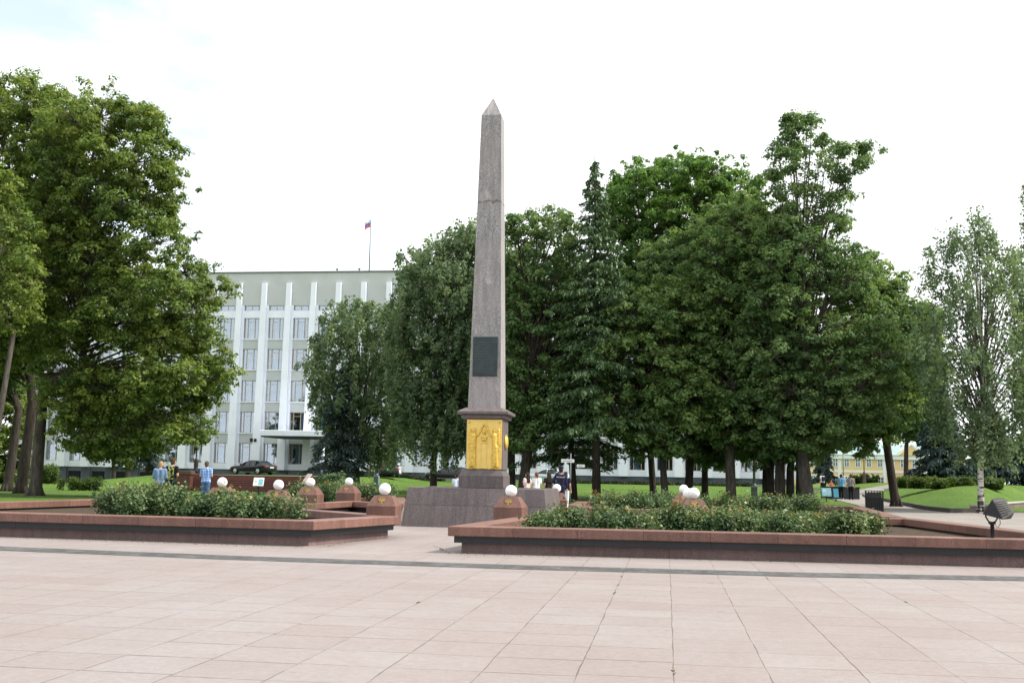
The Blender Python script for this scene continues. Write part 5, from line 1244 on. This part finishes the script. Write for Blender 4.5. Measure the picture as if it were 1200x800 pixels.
H_dk = cloth('dark_hair', (.025, .017, .012)); H_bl = cloth('blond_hair', (.30, .20, .10)); H_gr = cloth('greying_hair', (.07, .06, .055)); H_rd = cloth('auburn_hair', (.16, .05, .025)); H_br = cloth('brown_hair', (.06, .035, .02))
navyc = cloth('navy_cloth', (.018, .02, .045)); blackc = cloth('black_cloth', (.012, .012, .014)); jeans = cloth('blue_denim', (.07, .13, .28)); denim = cloth('grey_blue_denim', (.13, .20, .32), .25); whitec = cloth('white_cloth', (.70, .71, .74)); bluec = cloth('light_blue_cloth', (.14, .36, .62)); greyc = cloth('grey_cloth', (.24, .23, .23)); pinkc = cloth('coral_cloth', (.60, .18, .14)); palec = cloth('pale_pink_cloth', (.55, .45, .46)); paleblue = cloth('pale_blue_cloth', (.45, .55, .66))
PI_ = math.pi
person('blond person in a grey blue denim jacket and jeans beside the man in black', 188.5, 540, 38, 1.72, PI_+.25, denim, jeans, H_bl, sleeve='long', pose='front', nod=.8)
person('young man in a black T-shirt with a yellow green print on the back', 202.5, 535, 38.6, 1.84, PI_-.1, printed(), blackc, H_br, pose='front', nod=.6)
person('man in a blue and white checked shirt standing near the leftmost globe lamp', 242.5, 540, 43, 1.78, PI_+.1, checked(), jeans, H_gr, pose='front', nod=.3)
person('person in a pale blue shirt mostly hidden behind the left side of the obelisk base', 535.5, 557, 47, 1.45, PI_+.3, paleblue, jeans, H_dk)
def backpack(e, s, so_):
    g = MB(); g.bbox(-.15*s, .15*s, .10*s, .24*s, 1.02*s, 1.44*s, .03); o = g.build('backpack', navyc, e)
person('girl with long dark hair and a pale pink top, arms bare, behind the podium', 618, 553.5, 47, 1.55, PI_+.9, palec, jeans, H_dk, 'long', pose='phone')
person('auburn haired girl in a white T-shirt behind the podium', 629, 552.5, 47.6, 1.56, PI_+.4, whitec, jeans, H_rd, 'tail', pose='phone')
person('person with long dark hair and dark clothes between the white T-shirt girl and the policeman', 643, 552, 48, 1.57, PI_+.6, blackc, blackc, H_dk, 'long', pose='down')
def police(e, s, so_):
    y = .124*s
    g = MB(); g.bbox(-.13*s, .13*s, y-.006, y+.002, 1.315*s, 1.375*s, .001); g.build('back_patch', navyc, so_)
    cu = bpy.data.curves.new('police_text', 'FONT'); cu.body = 'ПОЛИЦИЯ'; cu.size = .072*s; cu.align_x = 'CENTER'; cu.align_y = 'CENTER'; cu.extrude = .002; cu.space_character = 1.0
    to = bpy.data.objects.new('tmp_text', cu); col.objects.link(to); dg = bpy.context.evaluated_depsgraph_get(); tm = bpy.data.meshes.new_from_object(to.evaluated_get(dg)); bpy.data.objects.remove(to)
    tm.materials.clear(); tm.materials.append(MT['whitepaint']); o = bpy.data.objects.new('back_lettering', tm); o.rotation_euler = (R(90), 0, PI_); o.location = (0, y+.006, 1.345*s); link(o, so_)
    g = MB(); g.lathe([(.128*s, .96*s), (.130*s, 1.0*s)], n=20); g.v = [(a*1.45, b*1.02, c_) for a, b, c_ in g.v]; g.build('belt', MT['black'], e)
    g = MB(); g.bbox(.05*s, .11*s, .125*s, .165*s, .93*s, 1.0*s, .01); g.build('belt_pouch', MT['black'], e)
    g = MB(); g.lathe([(.108*s, 1.71*s), (.112*s, 1.735*s), (.105*s, 1.77*s), (.06*s, 1.80*s)], n=18); g.build('cap', navyc, e)
person('policeman in navy uniform with white lettering across the back, seen from behind', 657.5, 545.5, 46, 1.80, PI_+.05, navyc, navyc, H_dk, sleeve='long', pose='hip', extra=police)
person('person in white trousers half hidden behind the policeman', 663.2, 553, 47, 1.60, PI_-.3, navyc, whitec, H_dk, pose='down')
person('man in a light blue shirt and dark trousers standing on the path', 985.5, 556.8, 79, 1.75, PI_-.05, bluec, blackc, H_dk, pose='front')
person('man in a grey shirt and dark trousers standing on the path', 997, 556.2, 79.5, 1.77, PI_+.05, greyc, blackc, H_gr, pose='down')
person('walker with a dark backpack, white shirt and black shorts in the distance', 963.5, 551, 102, 1.76, PI_+.5, whitec, blackc, H_br, pose='down', extra=backpack, legs='short')
person('child in coral clothes in the distance beside the display stand', 974, 561, 96, 1.15, PI_, pinkc, pinkc, H_bl, pose='down')
